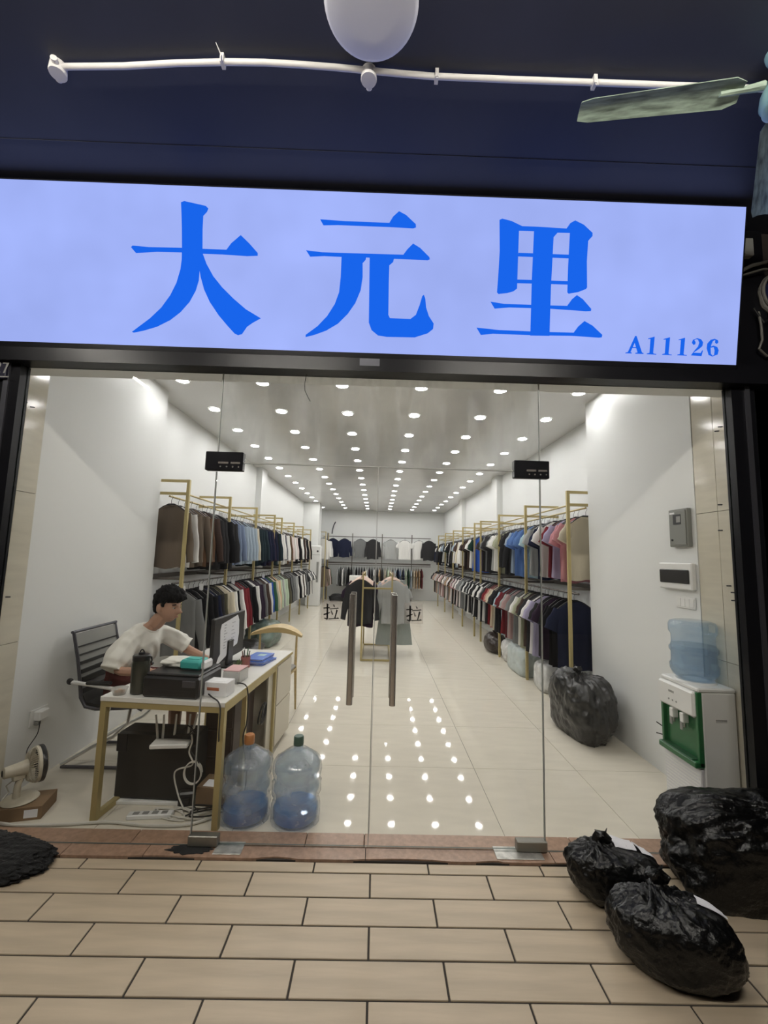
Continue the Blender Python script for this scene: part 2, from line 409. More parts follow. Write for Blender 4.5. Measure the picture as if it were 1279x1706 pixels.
for x0, x1 in ((-.84, -.69), (.69, .95)):
    o = tag(obj('floor_plate', MB().bbox(x0, x1, -.07, .03, .009, .0145, .002), M['plate']), 'scuffed metal floor spring plate set in the granite under the %s door hinge' % ('desk-side' if x0 < 0 else 'bag-side'), 'plate')
bl = MB(); pts = []  # black blob painted on the sill as shadow at the door's foot
for k in range(40):
    a = 2*PI*k/40; r = 1 + .35 * noise.noise(Vector((math.cos(a)*3, math.sin(a)*3, 4)))
    pts.append((-.97 + .115*r*math.cos(a), -.036 + .036*r*math.sin(a)))
tag(obj('painted_shadow', MB().prism(pts, lambda u, v, w: (u, v, w), .0102, .0135), M['soft_black']), 'black painted shadow stain on granite sill at foot of glass door', 'mark')

SIGN_CHARS=[[[[-1.2174,0.8484],[-1.1977,0.8556],[-1.0717,0.8324],[-1.057,0.8187],[-1.0647,0.7991],[-1.0864,0.7756],[-1.0896,0.701],[-1.0892,0.5853],[-0.9474,0.5844],[-0.9199,0.6225],[-0.8639,0.672],[-0.8133,0.6263],[-0.7625,0.5726],[-0.7622,0.5563],[-0.8256,0.5521],[-0.9724,0.5568],[-1.0869,0.5567],[-1.065,0.5],[-1.0243,0.4294],[-0.9701,0.3656],[-0.9024,0.3021],[-0.8279,0.242],[-0.7384,0.1921],[-0.7864,0.164],[-0.8197,0.1397],[-0.8493,0.0956],[-0.8728,0.0882],[-0.8931,0.0975],[-0.9339,0.1392],[-0.9883,0.2003],[-1.0427,0.2776],[-1.0769,0.3488],[-1.0976,0.4203],[-1.1046,0.4593],[-1.1094,0.4002],[-1.1269,0.3405],[-1.1631,0.2735],[-1.2161,0.2124],[-1.2759,0.1642],[-1.356,0.1219],[-1.4361,0.0961],[-1.4929,0.083],[-1.5029,0.0873],[-1.4629,0.1184],[-1.3963,0.1701],[-1.3298,0.235],[-1.2768,0.3092],[-1.2407,0.3826],[-1.2179,0.462],[-1.2104,0.521],[-1.21,0.5602],[-1.3581,0.5582],[-1.4808,0.5474],[-1.5094,0.5789],[-1.5008,0.589],[-1.4046,0.5839],[-1.2095,0.5862],[-1.211,0.6966],[-1.2136,0.7743]]],[[[-0.3962,0.7799],[-0.3545,0.7783],[-0.2456,0.7747],[0.0144,0.7741],[0.0358,0.811],[0.0701,0.8434],[0.1125,0.8232],[0.172,0.7722],[0.1739,0.7536],[0.1567,0.7479],[-0.001,0.7504],[-0.2898,0.7507],[-0.3762,0.7463]],[[-0.4756,0.5978],[-0.3824,0.5898],[-0.1896,0.5903],[0.1035,0.5925],[0.1252,0.6234],[0.1595,0.6591],[0.2022,0.6355],[0.2588,0.5841],[0.2625,0.5716],[0.2497,0.5661],[0.1205,0.5666],[0.0482,0.5673],[0.0436,0.5482],[0.0216,0.5286],[0.0213,0.4276],[0.0242,0.2375],[0.0339,0.2188],[0.1573,0.2178],[0.189,0.243],[0.2098,0.301],[0.2243,0.3554],[0.2338,0.3621],[0.243,0.3402],[0.2492,0.2896],[0.2671,0.2393],[0.2978,0.1957],[0.2957,0.1637],[0.264,0.1371],[0.1867,0.1103],[0.0176,0.1079],[-0.0346,0.1145],[-0.0744,0.1451],[-0.0918,0.1891],[-0.0949,0.4236],[-0.0969,0.5685],[-0.1182,0.569],[-0.121,0.555],[-0.1379,0.5356],[-0.1358,0.4538],[-0.1454,0.3777],[-0.1757,0.3007],[-0.2193,0.2357],[-0.2762,0.1766],[-0.3464,0.1329],[-0.417,0.1051],[-0.4684,0.0906],[-0.4687,0.1034],[-0.3987,0.1566],[-0.3418,0.2189],[-0.2983,0.2902],[-0.2741,0.3606],[-0.2665,0.4493],[-0.2643,0.5676],[-0.369,0.5684],[-0.4511,0.5623]]],[[[0.6704,0.8148],[0.6862,0.8228],[0.7417,0.8111],[0.8076,0.7834],[0.7894,0.7532],[0.7905,0.6086],[0.7921,0.4188],[0.7719,0.4023],[0.7333,0.3901],[0.6815,0.3833],[0.6726,0.3925],[0.6766,0.5036],[0.6789,0.6362]],[[0.7882,0.7833],[0.8918,0.7833],[1.0737,0.7791],[1.0957,0.7547],[1.01,0.7536],[0.893,0.7569],[0.7893,0.7564]],[[1.0737,0.7791],[1.0949,0.8112],[1.1233,0.8279],[1.1765,0.8047],[1.2308,0.7596],[1.2317,0.7407],[1.2071,0.7115],[1.2053,0.5915],[1.2143,0.4396],[1.2082,0.4299],[1.1633,0.4112],[1.1051,0.399],[1.0968,0.407],[1.0942,0.556],[1.0957,0.7547]],[[0.8798,0.7627],[1.0229,0.7553],[0.9983,0.7261],[0.996,0.4258],[1.0004,0.1463],[0.8844,0.1444],[0.8791,0.4852]],[[0.7916,0.6275],[1.0973,0.6269],[1.097,0.6067],[0.7905,0.6073]],[[0.7918,0.4708],[1.0963,0.4724],[1.0959,0.4527],[0.7907,0.4505]],[[0.6365,0.3354],[0.7164,0.3253],[0.8797,0.3251],[1.0988,0.3261],[1.1263,0.3666],[1.1545,0.3918],[1.1916,0.3688],[1.2455,0.3132],[1.2442,0.3017],[1.2148,0.2994],[1.0015,0.3069],[0.7499,0.3061],[0.6622,0.2961]],[[0.5578,0.1797],[0.6902,0.17],[0.8833,0.168],[1.1457,0.169],[1.1733,0.2084],[1.2079,0.2403],[1.2584,0.2144],[1.3203,0.1619],[1.3178,0.1477],[1.3014,0.1453],[1.1367,0.1508],[0.8876,0.1464],[0.6584,0.1478],[0.5856,0.1377]]],[[[1.5213,0.1617],[1.528,0.1619],[1.5322,0.1504],[1.4982,0.0651],[1.5061,0.0624],[1.5063,0.0578],[1.4676,0.0576],[1.4684,0.0621],[1.4827,0.0656]],[[1.5238,0.1628],[1.53,0.162],[1.5679,0.0659],[1.5785,0.0612],[1.5772,0.0571],[1.5296,0.0571],[1.5283,0.0621],[1.5421,0.065],[1.5177,0.1323]],[[1.4965,0.0964],[1.5482,0.0955],[1.5485,0.0905],[1.4942,0.0907]]],[[[1.6009,0.1502],[1.64,0.1626],[1.6405,0.154],[1.6368,0.0656],[1.6407,0.0607],[1.6563,0.0596],[1.6565,0.0556],[1.5985,0.0568],[1.5993,0.0608],[1.6146,0.0649],[1.6165,0.1482],[1.6032,0.1472]]],[[[1.695,0.1498],[1.7341,0.1621],[1.7346,0.1536],[1.731,0.0651],[1.735,0.0602],[1.7506,0.0592],[1.7508,0.0551],[1.6927,0.0563],[1.6935,0.0604],[1.7088,0.0644],[1.7106,0.1477],[1.6973,0.1468]]],[[[1.7871,0.1498],[1.8262,0.1621],[1.8267,0.1536],[1.8233,0.0651],[1.8272,0.0601],[1.8428,0.0591],[1.8431,0.0551],[1.7849,0.0562],[1.7857,0.0603],[1.801,0.0643],[1.8028,0.1477],[1.7894,0.1468]]],[[[1.8709,0.1338],[1.8761,0.1517],[1.9013,0.1616],[1.925,0.1558],[1.938,0.1386],[1.9353,0.1157],[1.9157,0.0974],[1.8834,0.0746],[1.9275,0.074],[1.9369,0.0905],[1.9405,0.0906],[1.9338,0.056],[1.8689,0.0579],[1.8903,0.089],[1.9096,0.1124],[1.9159,0.1353],[1.907,0.1542],[1.8965,0.1559],[1.884,0.1494],[1.8925,0.1371],[1.8907,0.1244],[1.8805,0.1215]]],[[[1.9635,0.104],[1.9654,0.1319],[1.9847,0.1552],[2.0076,0.162],[2.0273,0.1541],[2.0322,0.1416],[2.0236,0.1313],[2.0127,0.1385],[2.0132,0.1547],[1.9981,0.1481],[1.9892,0.1251],[1.9863,0.1048],[1.99,0.072],[2.0011,0.0597],[2.0014,0.0557],[1.9775,0.064]],[[1.9872,0.1149],[2.0025,0.1205],[2.0262,0.1136],[2.0364,0.0937],[2.0318,0.0683],[2.0014,0.0557],[2.0011,0.0597],[2.0112,0.0651],[2.013,0.093],[2.0055,0.113],[1.9903,0.1074]]]]
PULL_CHARS=[[[[-0.289,1.335],[-0.281,1.331],[-0.28,1.248],[-0.285,1.244],[-0.3,1.251],[-0.299,1.254],[-0.287,1.251]],[[-0.307,1.312],[-0.271,1.315],[-0.272,1.311],[-0.305,1.308]],[[-0.305,1.275],[-0.27,1.286],[-0.27,1.283],[-0.302,1.269]],[[-0.252,1.332],[-0.244,1.326],[-0.243,1.318],[-0.246,1.318]],[[-0.272,1.307],[-0.229,1.31],[-0.223,1.313],[-0.219,1.309],[-0.271,1.304]],[[-0.261,1.297],[-0.251,1.274],[-0.255,1.272],[-0.263,1.296]],[[-0.231,1.302],[-0.225,1.298],[-0.237,1.252],[-0.241,1.252]],[[-0.275,1.25],[-0.227,1.253],[-0.221,1.257],[-0.214,1.251],[-0.274,1.247]]],[[[0.196,1.336],[0.204,1.333],[0.203,1.249],[0.198,1.245],[0.183,1.252],[0.184,1.255],[0.196,1.253]],[[0.178,1.314],[0.214,1.316],[0.213,1.313],[0.179,1.31]],[[0.179,1.277],[0.214,1.288],[0.214,1.285],[0.182,1.271]],[[0.233,1.334],[0.241,1.327],[0.242,1.32],[0.239,1.319]],[[0.213,1.309],[0.256,1.312],[0.262,1.315],[0.266,1.311],[0.214,1.305]],[[0.223,1.299],[0.233,1.276],[0.229,1.274],[0.222,1.297]],[[0.253,1.303],[0.26,1.299],[0.246,1.254],[0.243,1.254]],[[0.209,1.252],[0.257,1.254],[0.263,1.258],[0.269,1.252],[0.21,1.248]]]]
def grow(p, d):
    n = len(p); a = sum(p[i][0]*p[(i+1)%n][1] - p[(i+1)%n][0]*p[i][1] for i in range(n)); s = 1 if a > 0 else -1; out = []
    for i in range(n):
        e0 = Vector(p[i]) - Vector(p[i-1]); e1 = Vector(p[(i+1)%n]) - Vector(p[i]); m = Vector((e0.y, -e0.x)).normalized() + Vector((e1.y, -e1.x)).normalized()
        if m.length > 1e-6: m.normalize()
        out.append((p[i][0] + m.x * d * s, p[i][1] + m.y * d * s))
    return out
def film_sign(i, x0, x1, z0, z1, par):
    s = obj('pull_sticker', MB().box(x0, x1, -.0062, -.0056, z0, z1), M['sticker'], par)
    mb = MB()
    for p in PULL_CHARS[i]: mb.prism(grow(p, .0016), lambda u, v, w: (u, w, v), -.0070, -.0064)
    c = obj('character', mb, M['ink'], s); c['kind'] = 'stuff'
film_sign(0, -.318, -.204, 1.237, 1.354, d1); film_sign(1, .166, .276, 1.233, 1.352, d2)

# ------------------------------------------------------------------ light box sign
SB = Vector((0, -.10, 2.826)); SU = Vector((0, -.14, .919)).normalized(); SN = Vector((1, 0, 0)).cross(SU)   # outward is SN (towards -y)
if SN.y > 0: SN = -SN
def on_sign(u, v, w): return tuple(SB + Vector((u, 0, 0)) + SU * v + SN * w)
sign = thing('shop_sign', 'long pale lavender backlit shop sign with big blue characters above the glass front', 'sign', (0, -.10, 2.826))
def sgn(name, mb, m, **k):
    o = obj(name, mb, m, sign, **k); o.matrix_parent_inverse = Matrix.Translation(-Vector((0, -.10, 2.826))); return o
mb = MB()
mb.prism([(-2.62, .008), (2.1502, .008), (2.1502, .944), (-2.62, .944)], on_sign, -.004, 0)
sgn('face', mb, M['sign_face'])
mb = MB()
mb.prism([(-2.63, -.022), (2.156, -.022), (2.156, .008), (-2.63, .008)], on_sign, -.10, .004)
mb.prism([(-2.63, .944), (2.156, .944), (2.156, .95), (-2.63, .95)], on_sign, -.10, .004)
mb.prism([(2.1502, -.022), (2.1565, -.022), (2.1565, .95), (2.1502, .95)], on_sign, -.10, .004)
mb.prism([(-2.63, -.022), (-2.62, -.022), (-2.62, .95), (-2.63, .95)], on_sign, -.10, .004)
mb.prism([(-2.62, .0), (2.15, .0), (2.15, .95), (-2.62, .95)], on_sign, -.10, -.006)
f = sgn('frame', mb, M['black_metal']); f['kind'] = 'stuff'
for chars in SIGN_CHARS:
    mb = MB()
    for i, p in enumerate(chars): mb.prism(p, on_sign, .0002, .0022 + .0002 * i)
    o = sgn('character', mb, M['sign_ink'])
    if len(chars) > 2: o['kind'] = 'stuff'

# neighbour's number plate
np_ = tag(obj('number_plate', MB().bbox(-2.62, -2.252, -.075, -.052, 2.615, 2.76, .003), mat('plate_navy', (.006, .005, .022), .4)), 'dark blue door number plate reading 27 beside the black frame', 'sign')
mb = MB(); X0 = -2.318
F = lambda u, v, w: (u, w, v)
zb = 2.648
mb.prism([(0,0),(.034,0),(.034,.008),(.013,.008),(.034,.045),(.034,.06),(.026,.068),(.006,.068),(0,.06),(0,.05),(.007,.05),(.009,.059),(.024,.059),(.026,.047),(0,.010)], lambda u, v, w: (X0 + u, w, zb + v), -.0765, -.075)
mb.prism([(.044,.068),(.044,.058),(.068,.058),(.052,0),(.061,0),(.08,.06),(.08,.068)], lambda u, v, w: (X0 + u, w, zb + v), -.0765, -.075)
mb.box(-2.60, X0 + .088, -.0765, -.075, 2.622, 2.628)
o = obj('numeral', mb, M['grey_plastic'], np_); o['kind'] = 'stuff'

# ------------------------------------------------------------------ ceiling of the arcade
dl = thing('ceiling_lamp', 'round white disc lamp on the dark ceiling, unlit, above the sign', 'lamp', (-.085, -1.075, 3.8))
obj('base', MB().lathe([(.15, -.001), (.15, -.02), (.17, -.022)], 40), M['lamp_white'], dl, smooth=True)
obj('cover', MB().lathe([(.182, -.018), (.186, -.026), (.183, -.036), (.170, -.041), (.10, -.043), (.0001, -.044)], 48), M['lamp_white'], dl, smooth=True, angle=80)
con = thing('conduit_pipe', 'long white electrical conduit pipe across the dark ceiling', 'pipe', (-.1, -.83, 3.77))
inv = Matrix.Translation(-Vector((-.1, -.83, 3.77)))
def cpart(name, mb, m, **k):
    o = obj(name, mb, m, con, **k); o.matrix_parent_inverse = inv; return o
P = [(-1.48, -.80), (-1.2, -.812), (-.95, -.832), (-.73, -.844), (-.56, -.848), (-.40, -.846), (-.25, -.841), (-.10, -.834), (.05, -.827), (.19, -.822), (.55, -.822), (.92, -.824), (1.5, -.826), (2.3, -.83)]
cpart('pipe', MB().tube([(x, y - .016, 3.777) for x, y in P], .0125, 10), M['conduit'], smooth=True)
def clip(x, y, a, par=None, tail=.05):
    y -= .016
    mb = MB().box(x - .008, x + .008, y - .017, y + .017, 3.757, 3.7999).tube([(x, y - .01, 3.758), (x + .01, y - tail*.6, 3.75), (x - .005, y - tail, 3.775)], [.004, .003, .0015], 5)
    cpart('pipe_clip', mb, M['conduit'])['kind'] = 'stuff'
clip(-.745, -.846, 0, tail=.07); clip(.205, -.822, 0, tail=.03); clip(.92, -.824, 0, tail=.02)
for x, y, a in ((-1.51, -.805, -.6), (-.10, -.832, 0)):
    mb = MB().lathe([(.033, 3.7995), (.036, 3.755), (.034, 3.75), (.0001, 3.749)], 24, c=(x, y, 0))
    mb.tube([(x, y, 3.772), (x + .048*math.sin(a), y + .05*math.cos(a), 3.772)], .014, 10)
    if a: mb.tube([(x, y, 3.772), (x - .03*math.sin(a), y - .06*math.cos(a), 3.772)], .014, 10)
    cpart('junction_box', mb, M['conduit'], smooth=True)['kind'] = 'stuff'
# hanging wire at top of the glass
tag(obj('loose_wire', MB().tube([(-.47, -.02, 2.722), (-.478, -.022, 2.67), (-.475, -.02, 2.62), (-.455, -.018, 2.58), (-.44, -.015, 2.555)], .0022, 6), M['cable_black']), 'thin black wire dangling over the top of the glass transom', 'wire')

fan = thing('ceiling_fan', 'old ceiling fan with worn pale green blades beside the sign', 'fan', (1.65, -.965, 3.625))
obj('hub', MB().lathe([(.0001, -.10), (.040, -.097), (.068, -.082), (.080, -.052), (.074, -.01), (.055, .03), (.04, .07), (.0001, .075)], 36), M['aqua'], fan, smooth=True, angle=70)
obj('hub_ring', MB().lathe([(.050, -.096), (.062, -.092), (.072, -.084), (.056, -.088), (.050, -.096)], 36), M['aqua'], fan, smooth=True)
obj('downrod', MB().tube([(0, 0, .06), (0, 0, .18)], .014, 12).lathe([(.05, .18), (.045, .15), (.016, .12)], 20), M['aqua'], fan, smooth=True)['kind'] = 'stuff'
for k, ang in enumerate((171, 52, 291)):
    a = math.radians(ang); mb = MB(); n = 14; rows = []
    tilt = math.radians(12)
    for i in range(n + 1):
        t = i / n; r = .155 + .655 * t; w = .054 - .012 * t if t < .97 else .034
        if i == 0: w = .035
        rows.append((r, w))
    vs = []
    for r, w in rows:
        for c in (-1, -.5, 0, .5, 1):
            y = c * w; z = y * math.tan(tilt) + .008 * (1 - c * c)
            for dz in (0, .004): vs.append((r, y, z + dz))
    fs = []
    for i in range(n):
        for j in range(4):
            A = (i*5 + j)*2; B = (i*5 + j + 1)*2; C = ((i+1)*5 + j + 1)*2; D = ((i+1)*5 + j)*2
            fs += [(A, B, C, D), (A+1, D+1, C+1, B+1)]
        for j in (0, 4):
            A = (i*5 + j)*2; D = ((i+1)*5 + j)*2; fs.append((A, D, D+1, A+1))
    for i in (0, n):
        for j in range(4):
            A = (i*5 + j)*2; B = A + 2; fs.append((A, B, B+1, A+1))
    mb.add(vs, fs); b = obj('blade', mb, M['patina'], fan, smooth=True, rotz=a)
    obj('blade_arm', MB().tube([(.07, 0, .02), (.14, 0, .012), (.24, 0, .004)], [.018, .013, .010], 8), M['patina'], b, smooth=True)

TUBES = [(-2.9, -1.35, -2.9, -2.55, 3.62), (-1.6, -2.12, -.4, -2.12, 3.66), (.6, -2.12, 1.8, -2.12, 3.66)]  # first matches its glass reflection; last two are added, unseen, to brighten the pavement
for i, (xa, ya, xb, yb, z) in enumerate(TUBES):
    t = thing('tube_lamp', ('bare fluorescent tube lamp running away from the shop under the arcade ceiling', 'added out-of-view tube lamp lighting the desk side of the pavement', 'added out-of-view tube lamp lighting the bag side of the pavement')[i], 'lamp', ((xa+xb)/2, (ya+yb)/2, z), math.atan2(yb-ya, xb-xa), 'tube lamps of the arcade')
    L = math.hypot(xb-xa, yb-ya) / 2
    obj('tube', MB().tube([(-L+.02, 0, 0), (L-.02, 0, 0)], .014, 12), M['tube'], t, smooth=True)
    obj('batten', MB().bbox(-L, L, -.022, .022, .03, 3.80 - z, .004), M['white_plastic'], t)
    for e in (-1, 1): obj('lamp_holder', MB().box(e*L - .012, e*L + .012, -.015, .015, -.016, .04), M['white_plastic'], t)

# downlights of the shop
ring = MB().lathe([(.075, 0), (.077, -.006), (.066, -.010), (.058, -.006)], 24, cap=False).mesh('ring', True); ring.materials.append(M['white_plastic'])
disc = MB().lathe([(.0601, -.003), (.06, -.0065), (.0001, -.0066)], 20).mesh('lens'); disc.materials.append(M['downlight'])
for j in range(14):
    for i in range(6):
        x = -2.057 + .8208 * i; y = 1.642 + .8464 * j
        if x < -1.9 and y > 11.1 and y < 12.0: continue
        col = ('outermost on the desk side', 'second from the desk side', 'third from the desk side', 'third from the breaker-box side', 'second from the breaker-box side', 'outermost on the breaker-box side')[i]
        row = ['first', 'second', 'third', 'fourth', 'fifth', 'sixth', 'seventh', 'eighth', 'ninth', 'tenth', 'eleventh', 'twelfth', 'thirteenth', 'last'][j]
        t = thing('downlight', 'round lit ceiling downlight in the %s row from the glass, %s' % (row, col), 'downlight', (x, y, H - .0005), 0, 'downlights of the shop ceiling')
        o = bpy.data.objects.new('trim_ring', ring); COL.objects.link(o); o.parent = t
        o = bpy.data.objects.new('lens', disc); COL.objects.link(o); o.parent = t
# ------------------------------------------------------------------ racks and garments
CLR = {
 'black': (.012, .012, .014), 'charcoal': (.035, .035, .037), 'navy': (.016, .02, .045), 'grey': (.19, .195, .195), 'light grey': (.40, .41, .40),
 'white': (.76, .75, .72), 'cream': (.66, .60, .47), 'taupe': (.17, .135, .105), 'dark brown': (.075, .05, .042), 'pale blue': (.36, .43, .50),
 'blue grey': (.20, .25, .36), 'dark teal': (.02, .034, .042), 'pinkish white': (.66, .58, .56), 'beige': (.55, .46, .35), 'red': (.19, .028, .035),
 'blue': (.03, .09, .37), 'bright blue': (.045, .14, .52), 'peach': (.66, .47, .30), 'mint': (.50, .60, .46), 'olive': (.10, .095, .065), 'green': (.05, .13, .07),
 'plum': (.035, .022, .04), 'pink': (.56, .27, .30), 'lavender': (.40, .37, .52), 'denim blue': (.11, .20, .43), 'sage': (.38, .39, .28), 'maroon': (.13, .03, .035),
 'brown': (.15, .085, .05), 'salmon': (.45, .17, .15), 'dusty pink': (.42, .28, .27), 'sky blue': (.44, .60, .66), 'tan': (.38, .26, .16), 'sage grey': (.30, .33, .31), 'dark green': (.02, .05, .035)}
CM = {}
def cloth(n):
    if n not in CM: CM[n] = mat(n.replace(' ', '_') + '_cloth', CLR[n], .92, bump=(9, .3, (3, 3, 1)), spec=.15)
    return CM[n]

def garment_mesh(name, L, sleeve, hw=.215, hem=.22, th=.020, seed=0, slim=1.0):
    """Cloth hanging from a hook at the origin: shoulders at z -.1, hem at z -L. sleeve: z-length of the sleeves (0 none)"""
    rows = [(-.084, .045), (-.094, .068), (-.118, .105), (-.155, .155), (-.195, .20)]
    if sleeve:
        e = -.17 - sleeve; wide = hw + (.055 if sleeve < .3 else .05)
        k = 3 if sleeve < .3 else 6
        for i in range(1, k + 1):
            t = i / k; rows.append((-.195 + (e + .195) * t, .205 + (wide - .205) * (t ** .7 if sleeve < .3 else math.sin(min(1, t * 1.3) * PI / 2) - .12 * max(0, t - .7))))
        rows.append((e - .004, hw))
        zs = e - .004
    else: zs = -.195
    n = max(2, int((L + zs) / .09))
    for i in range(1, n + 1):
        t = i / n; rows.append((zs + (-L - zs) * t, hw + (hem - hw) * t))
    cols = [-1, -.92, -.82, -.7, -.55, -.35, -.12, .12, .35, .55, .7, .82, .92, 1]
    rr = random.Random(seed); ph = rr.uniform(0, 9)
    vs = []; nc = len(cols); R = len(rows)
    for side in (1, -1):
        for z, w in rows:
            d = min(1, (-.08 - z) * 3)
            for c in cols:
                x = c * w * slim
                t = th * math.sqrt(max(0, 1 - abs(c) ** 3)) * (.55 + .45 * min(1, d * 2))
                if sleeve and z > -.17 - sleeve + .01 and z < -.21:
                    t *= 1 - .72 * math.exp(-((abs(x) - hw * .86) / .016) ** 2)
                fold = .007 * d * math.sin(x * 34 + ph + 2.2 * math.sin(z * 5 + ph)) + .006 * d * math.sin(x * 71 - ph + z * 9)
                bow = -.018 * (x / .2) ** 2
                zz = z
                if z > -.1: zz = z - (.030 if side < 0 else .006) * max(0, 1 - (abs(x) / .05) ** 2)      # neckline dips
                if z < -L + .01: zz = z + .012 * math.sin(x * 23 + ph)
                vs.append((x, side * t + fold + bow * .5, zz))
    fs = []
    for i in range(R - 1):
        for j in range(nc - 1):
            a = i * nc + j; o = R * nc
            fs.append((a, a + 1, a + nc + 1, a + nc)); fs.append((o + a, o + a + nc, o + a + nc + 1, o + a + 1))
        for j in (0, nc - 1):
            a = i * nc + j; o = R * nc; fs.append((a, a + nc, o + a + nc, o + a))
    for i in (0, R - 1):
        for j in range(nc - 1):
            a = i * nc + j; o = R * nc; fs.append((a, o + a, o + a + 1, a + 1))
    mb = MB(); mb.add(vs, fs)
    me = mb.mesh(name, True, 75, weld=True); me.materials.append(cloth('white')); return me

def trousers_mesh(L, seed):
    mb = MB(); vs = []; fs = []
    cols = [-1, -.8, -.5, -.2, -.06, 0, .06, .2, .5, .8, 1]; n = 12; nc = len(cols)
    for side in (1, -1):
        for i in range(n + 1):
            t = i / n; z = -.10 - (L - .10) * t; w = .17 + .13 * t
            for c in cols:
                g = (1 - .85 * math.exp(-(c / .09) ** 2)) if t > .3 else 1
                vs.append((c * w, side * .03 * math.sqrt(max(0, 1 - abs(c) ** 3)) * g + .008 * t * math.sin(c * 9 + seed), z))
    R = n + 1; o = R * nc
    for i in range(n):
        for j in range(nc - 1):
            a = i*nc + j; fs.append((a, a+1, a+nc+1, a+nc)); fs.append((o+a, o+a+nc, o+a+nc+1, o+a+1))
        for j in (0, nc-1):
            a = i*nc + j; fs.append((a, a+nc, o+a+nc, o+a))
    for i in (0, n):
        for j in range(nc-1):
            a = i*nc + j; fs.append((a, o+a, o+a+1, a+1))
    mb.add(vs, fs); me = mb.mesh('trousers', True, 75, weld=True); me.materials.append(cloth('grey')); return me

GM = {}
def sleeve_mesh(name, a, b, r0, r1, seed, n=12, rows=7):
    """flattened tube of cloth from the shoulder a to the cuff b (x, z), mirrored by scaling the part"""
    vs = []; fs = []; rr = random.Random(seed); ph = rr.uniform(0, 9)
    ax = Vector((b[0] - a[0], 0, b[1] - a[1])); L = ax.length; ax.normalize(); pr = Vector((-ax.z, 0, ax.x))
    for i in range(rows + 1):
        t = i / rows; c = Vector((a[0], 0, a[1])) + ax * L * t; w = r0 + (r1 - r0) * t
        c += Vector((.012 * math.sin(t * PI), 0, 0))
        for k in range(n):
            q = 2*PI*k/n; f = 1 + .10 * math.sin(t * 11 + q * 2 + ph)
            vs.append(c + pr * w * math.cos(q) * f + Vector((0, w * .33 * math.sin(q) * f, 0)))
    for i in range(rows):
        for k in range(n): fs.append((i*n+k, i*n+(k+1)%n, (i+1)*n+(k+1)%n, (i+1)*n+k))
    fs.append(tuple(range(n))); fs.append(tuple(rows*n+k for k in range(n)))
    me = MB().add(vs, fs).mesh(name, True, 70); me.materials.append(cloth('white')); return me
def gmesh(kind, v):
    k = (kind, v)
    if k not in GM:
        GM[k] = {'t_shirt': lambda: (garment_mesh('t_shirt', .80, 0, hw=.195, seed=v, hem=.215 + .01*v), sleeve_mesh('sleeve', (.165, -.185), (.262, -.385), .060, .078, v)),
                 'long_t_shirt': lambda: (garment_mesh('long_t_shirt', .84, 0, hw=.19, hem=.205, seed=v + 5), sleeve_mesh('sleeve', (.16, -.185), (.262, -.405), .060, .080, v)),
                 'sweatshirt': lambda: (garment_mesh('sweatshirt', .78, 0, hw=.19, hem=.185, th=.026, seed=v + 9), sleeve_mesh('sleeve', (.165, -.185), (.272 - .02*v, -.72), .064, .042, v, rows=9)),
                 'jacket': lambda: (garment_mesh('jacket', .82, 0, hw=.195, hem=.205, th=.028, seed=v + 14), sleeve_mesh('sleeve', (.168, -.185), (.275 - .02*v, -.74), .068, .050, v, rows=9)),
                 'dress': lambda: (garment_mesh('dress', .86, 0, hw=.20, hem=.235, seed=v + 19), None),
                 'vest': lambda: (garment_mesh('vest', .80, 0, hw=.20, hem=.215, seed=v + 23), sleeve_mesh('sleeve', (.165, -.185), (.245, -.32), .06, .07, v)),
                 'trousers': lambda: (trousers_mesh(1.08 + .04*v, v), None)}[kind]()
    return GM[k]
KWORD = {'t_shirt': 'T-shirt', 'long_t_shirt': 'long T-shirt', 'sweatshirt': 'sweatshirt', 'jacket': 'jacket', 'dress': 'dress', 'vest': 'top', 'trousers': 'trousers'}
def hanger_mesh():
    mb = MB()
    pts = [(.0, .0, .012), (.012, 0, .010), (.016, 0, -.004), (.008, 0, -.02), (0, 0, -.035), (0, 0, -.082)]
    mb.tube(pts, .0022, 5)
    mb.tube([(-.19, -.004, -.175), (-.10, 0, -.112), (-.03, .0, -.082), (.03, .0, -.082), (.10, 0, -.112), (.19, -.004, -.175)], [.006, .009, .009, .009, .009, .006], 6)
    return mb.mesh('hanger', True, 60)
HB = hanger_mesh(); HB.materials.append(M['dark_plastic'])
HW = hanger_mesh(); HW.materials.append(mat('pale_wood_hanger', (.62, .45, .36), .5))
ORD = ['first', 'second', 'third', 'fourth', 'fifth', 'sixth', 'seventh', 'eighth', 'ninth', 'tenth', 'eleventh', 'twelfth', 'thirteenth', 'fourteenth', 'fifteenth', 'sixteenth', 'seventeenth', 'eighteenth', 'nineteenth', 'twentieth']
TENS = {2: 'twenty', 3: 'thirty', 4: 'forty', 5: 'fifty', 6: 'sixty', 7: 'seventy', 8: 'eighty', 9: 'ninety'}
def ordinal(n):
    if n < 20: return ORD[n]
    t, u = divmod(n + 1, 10)
    return (TENS[t][:-1] + 'ieth') if u == 0 else TENS[t] + '-' + ORD[u - 1]
TAG = MB().box(-.022, .022, -.001, .001, -.075, 0).mesh('size_tag'); TAG.materials.append(M['paper'])
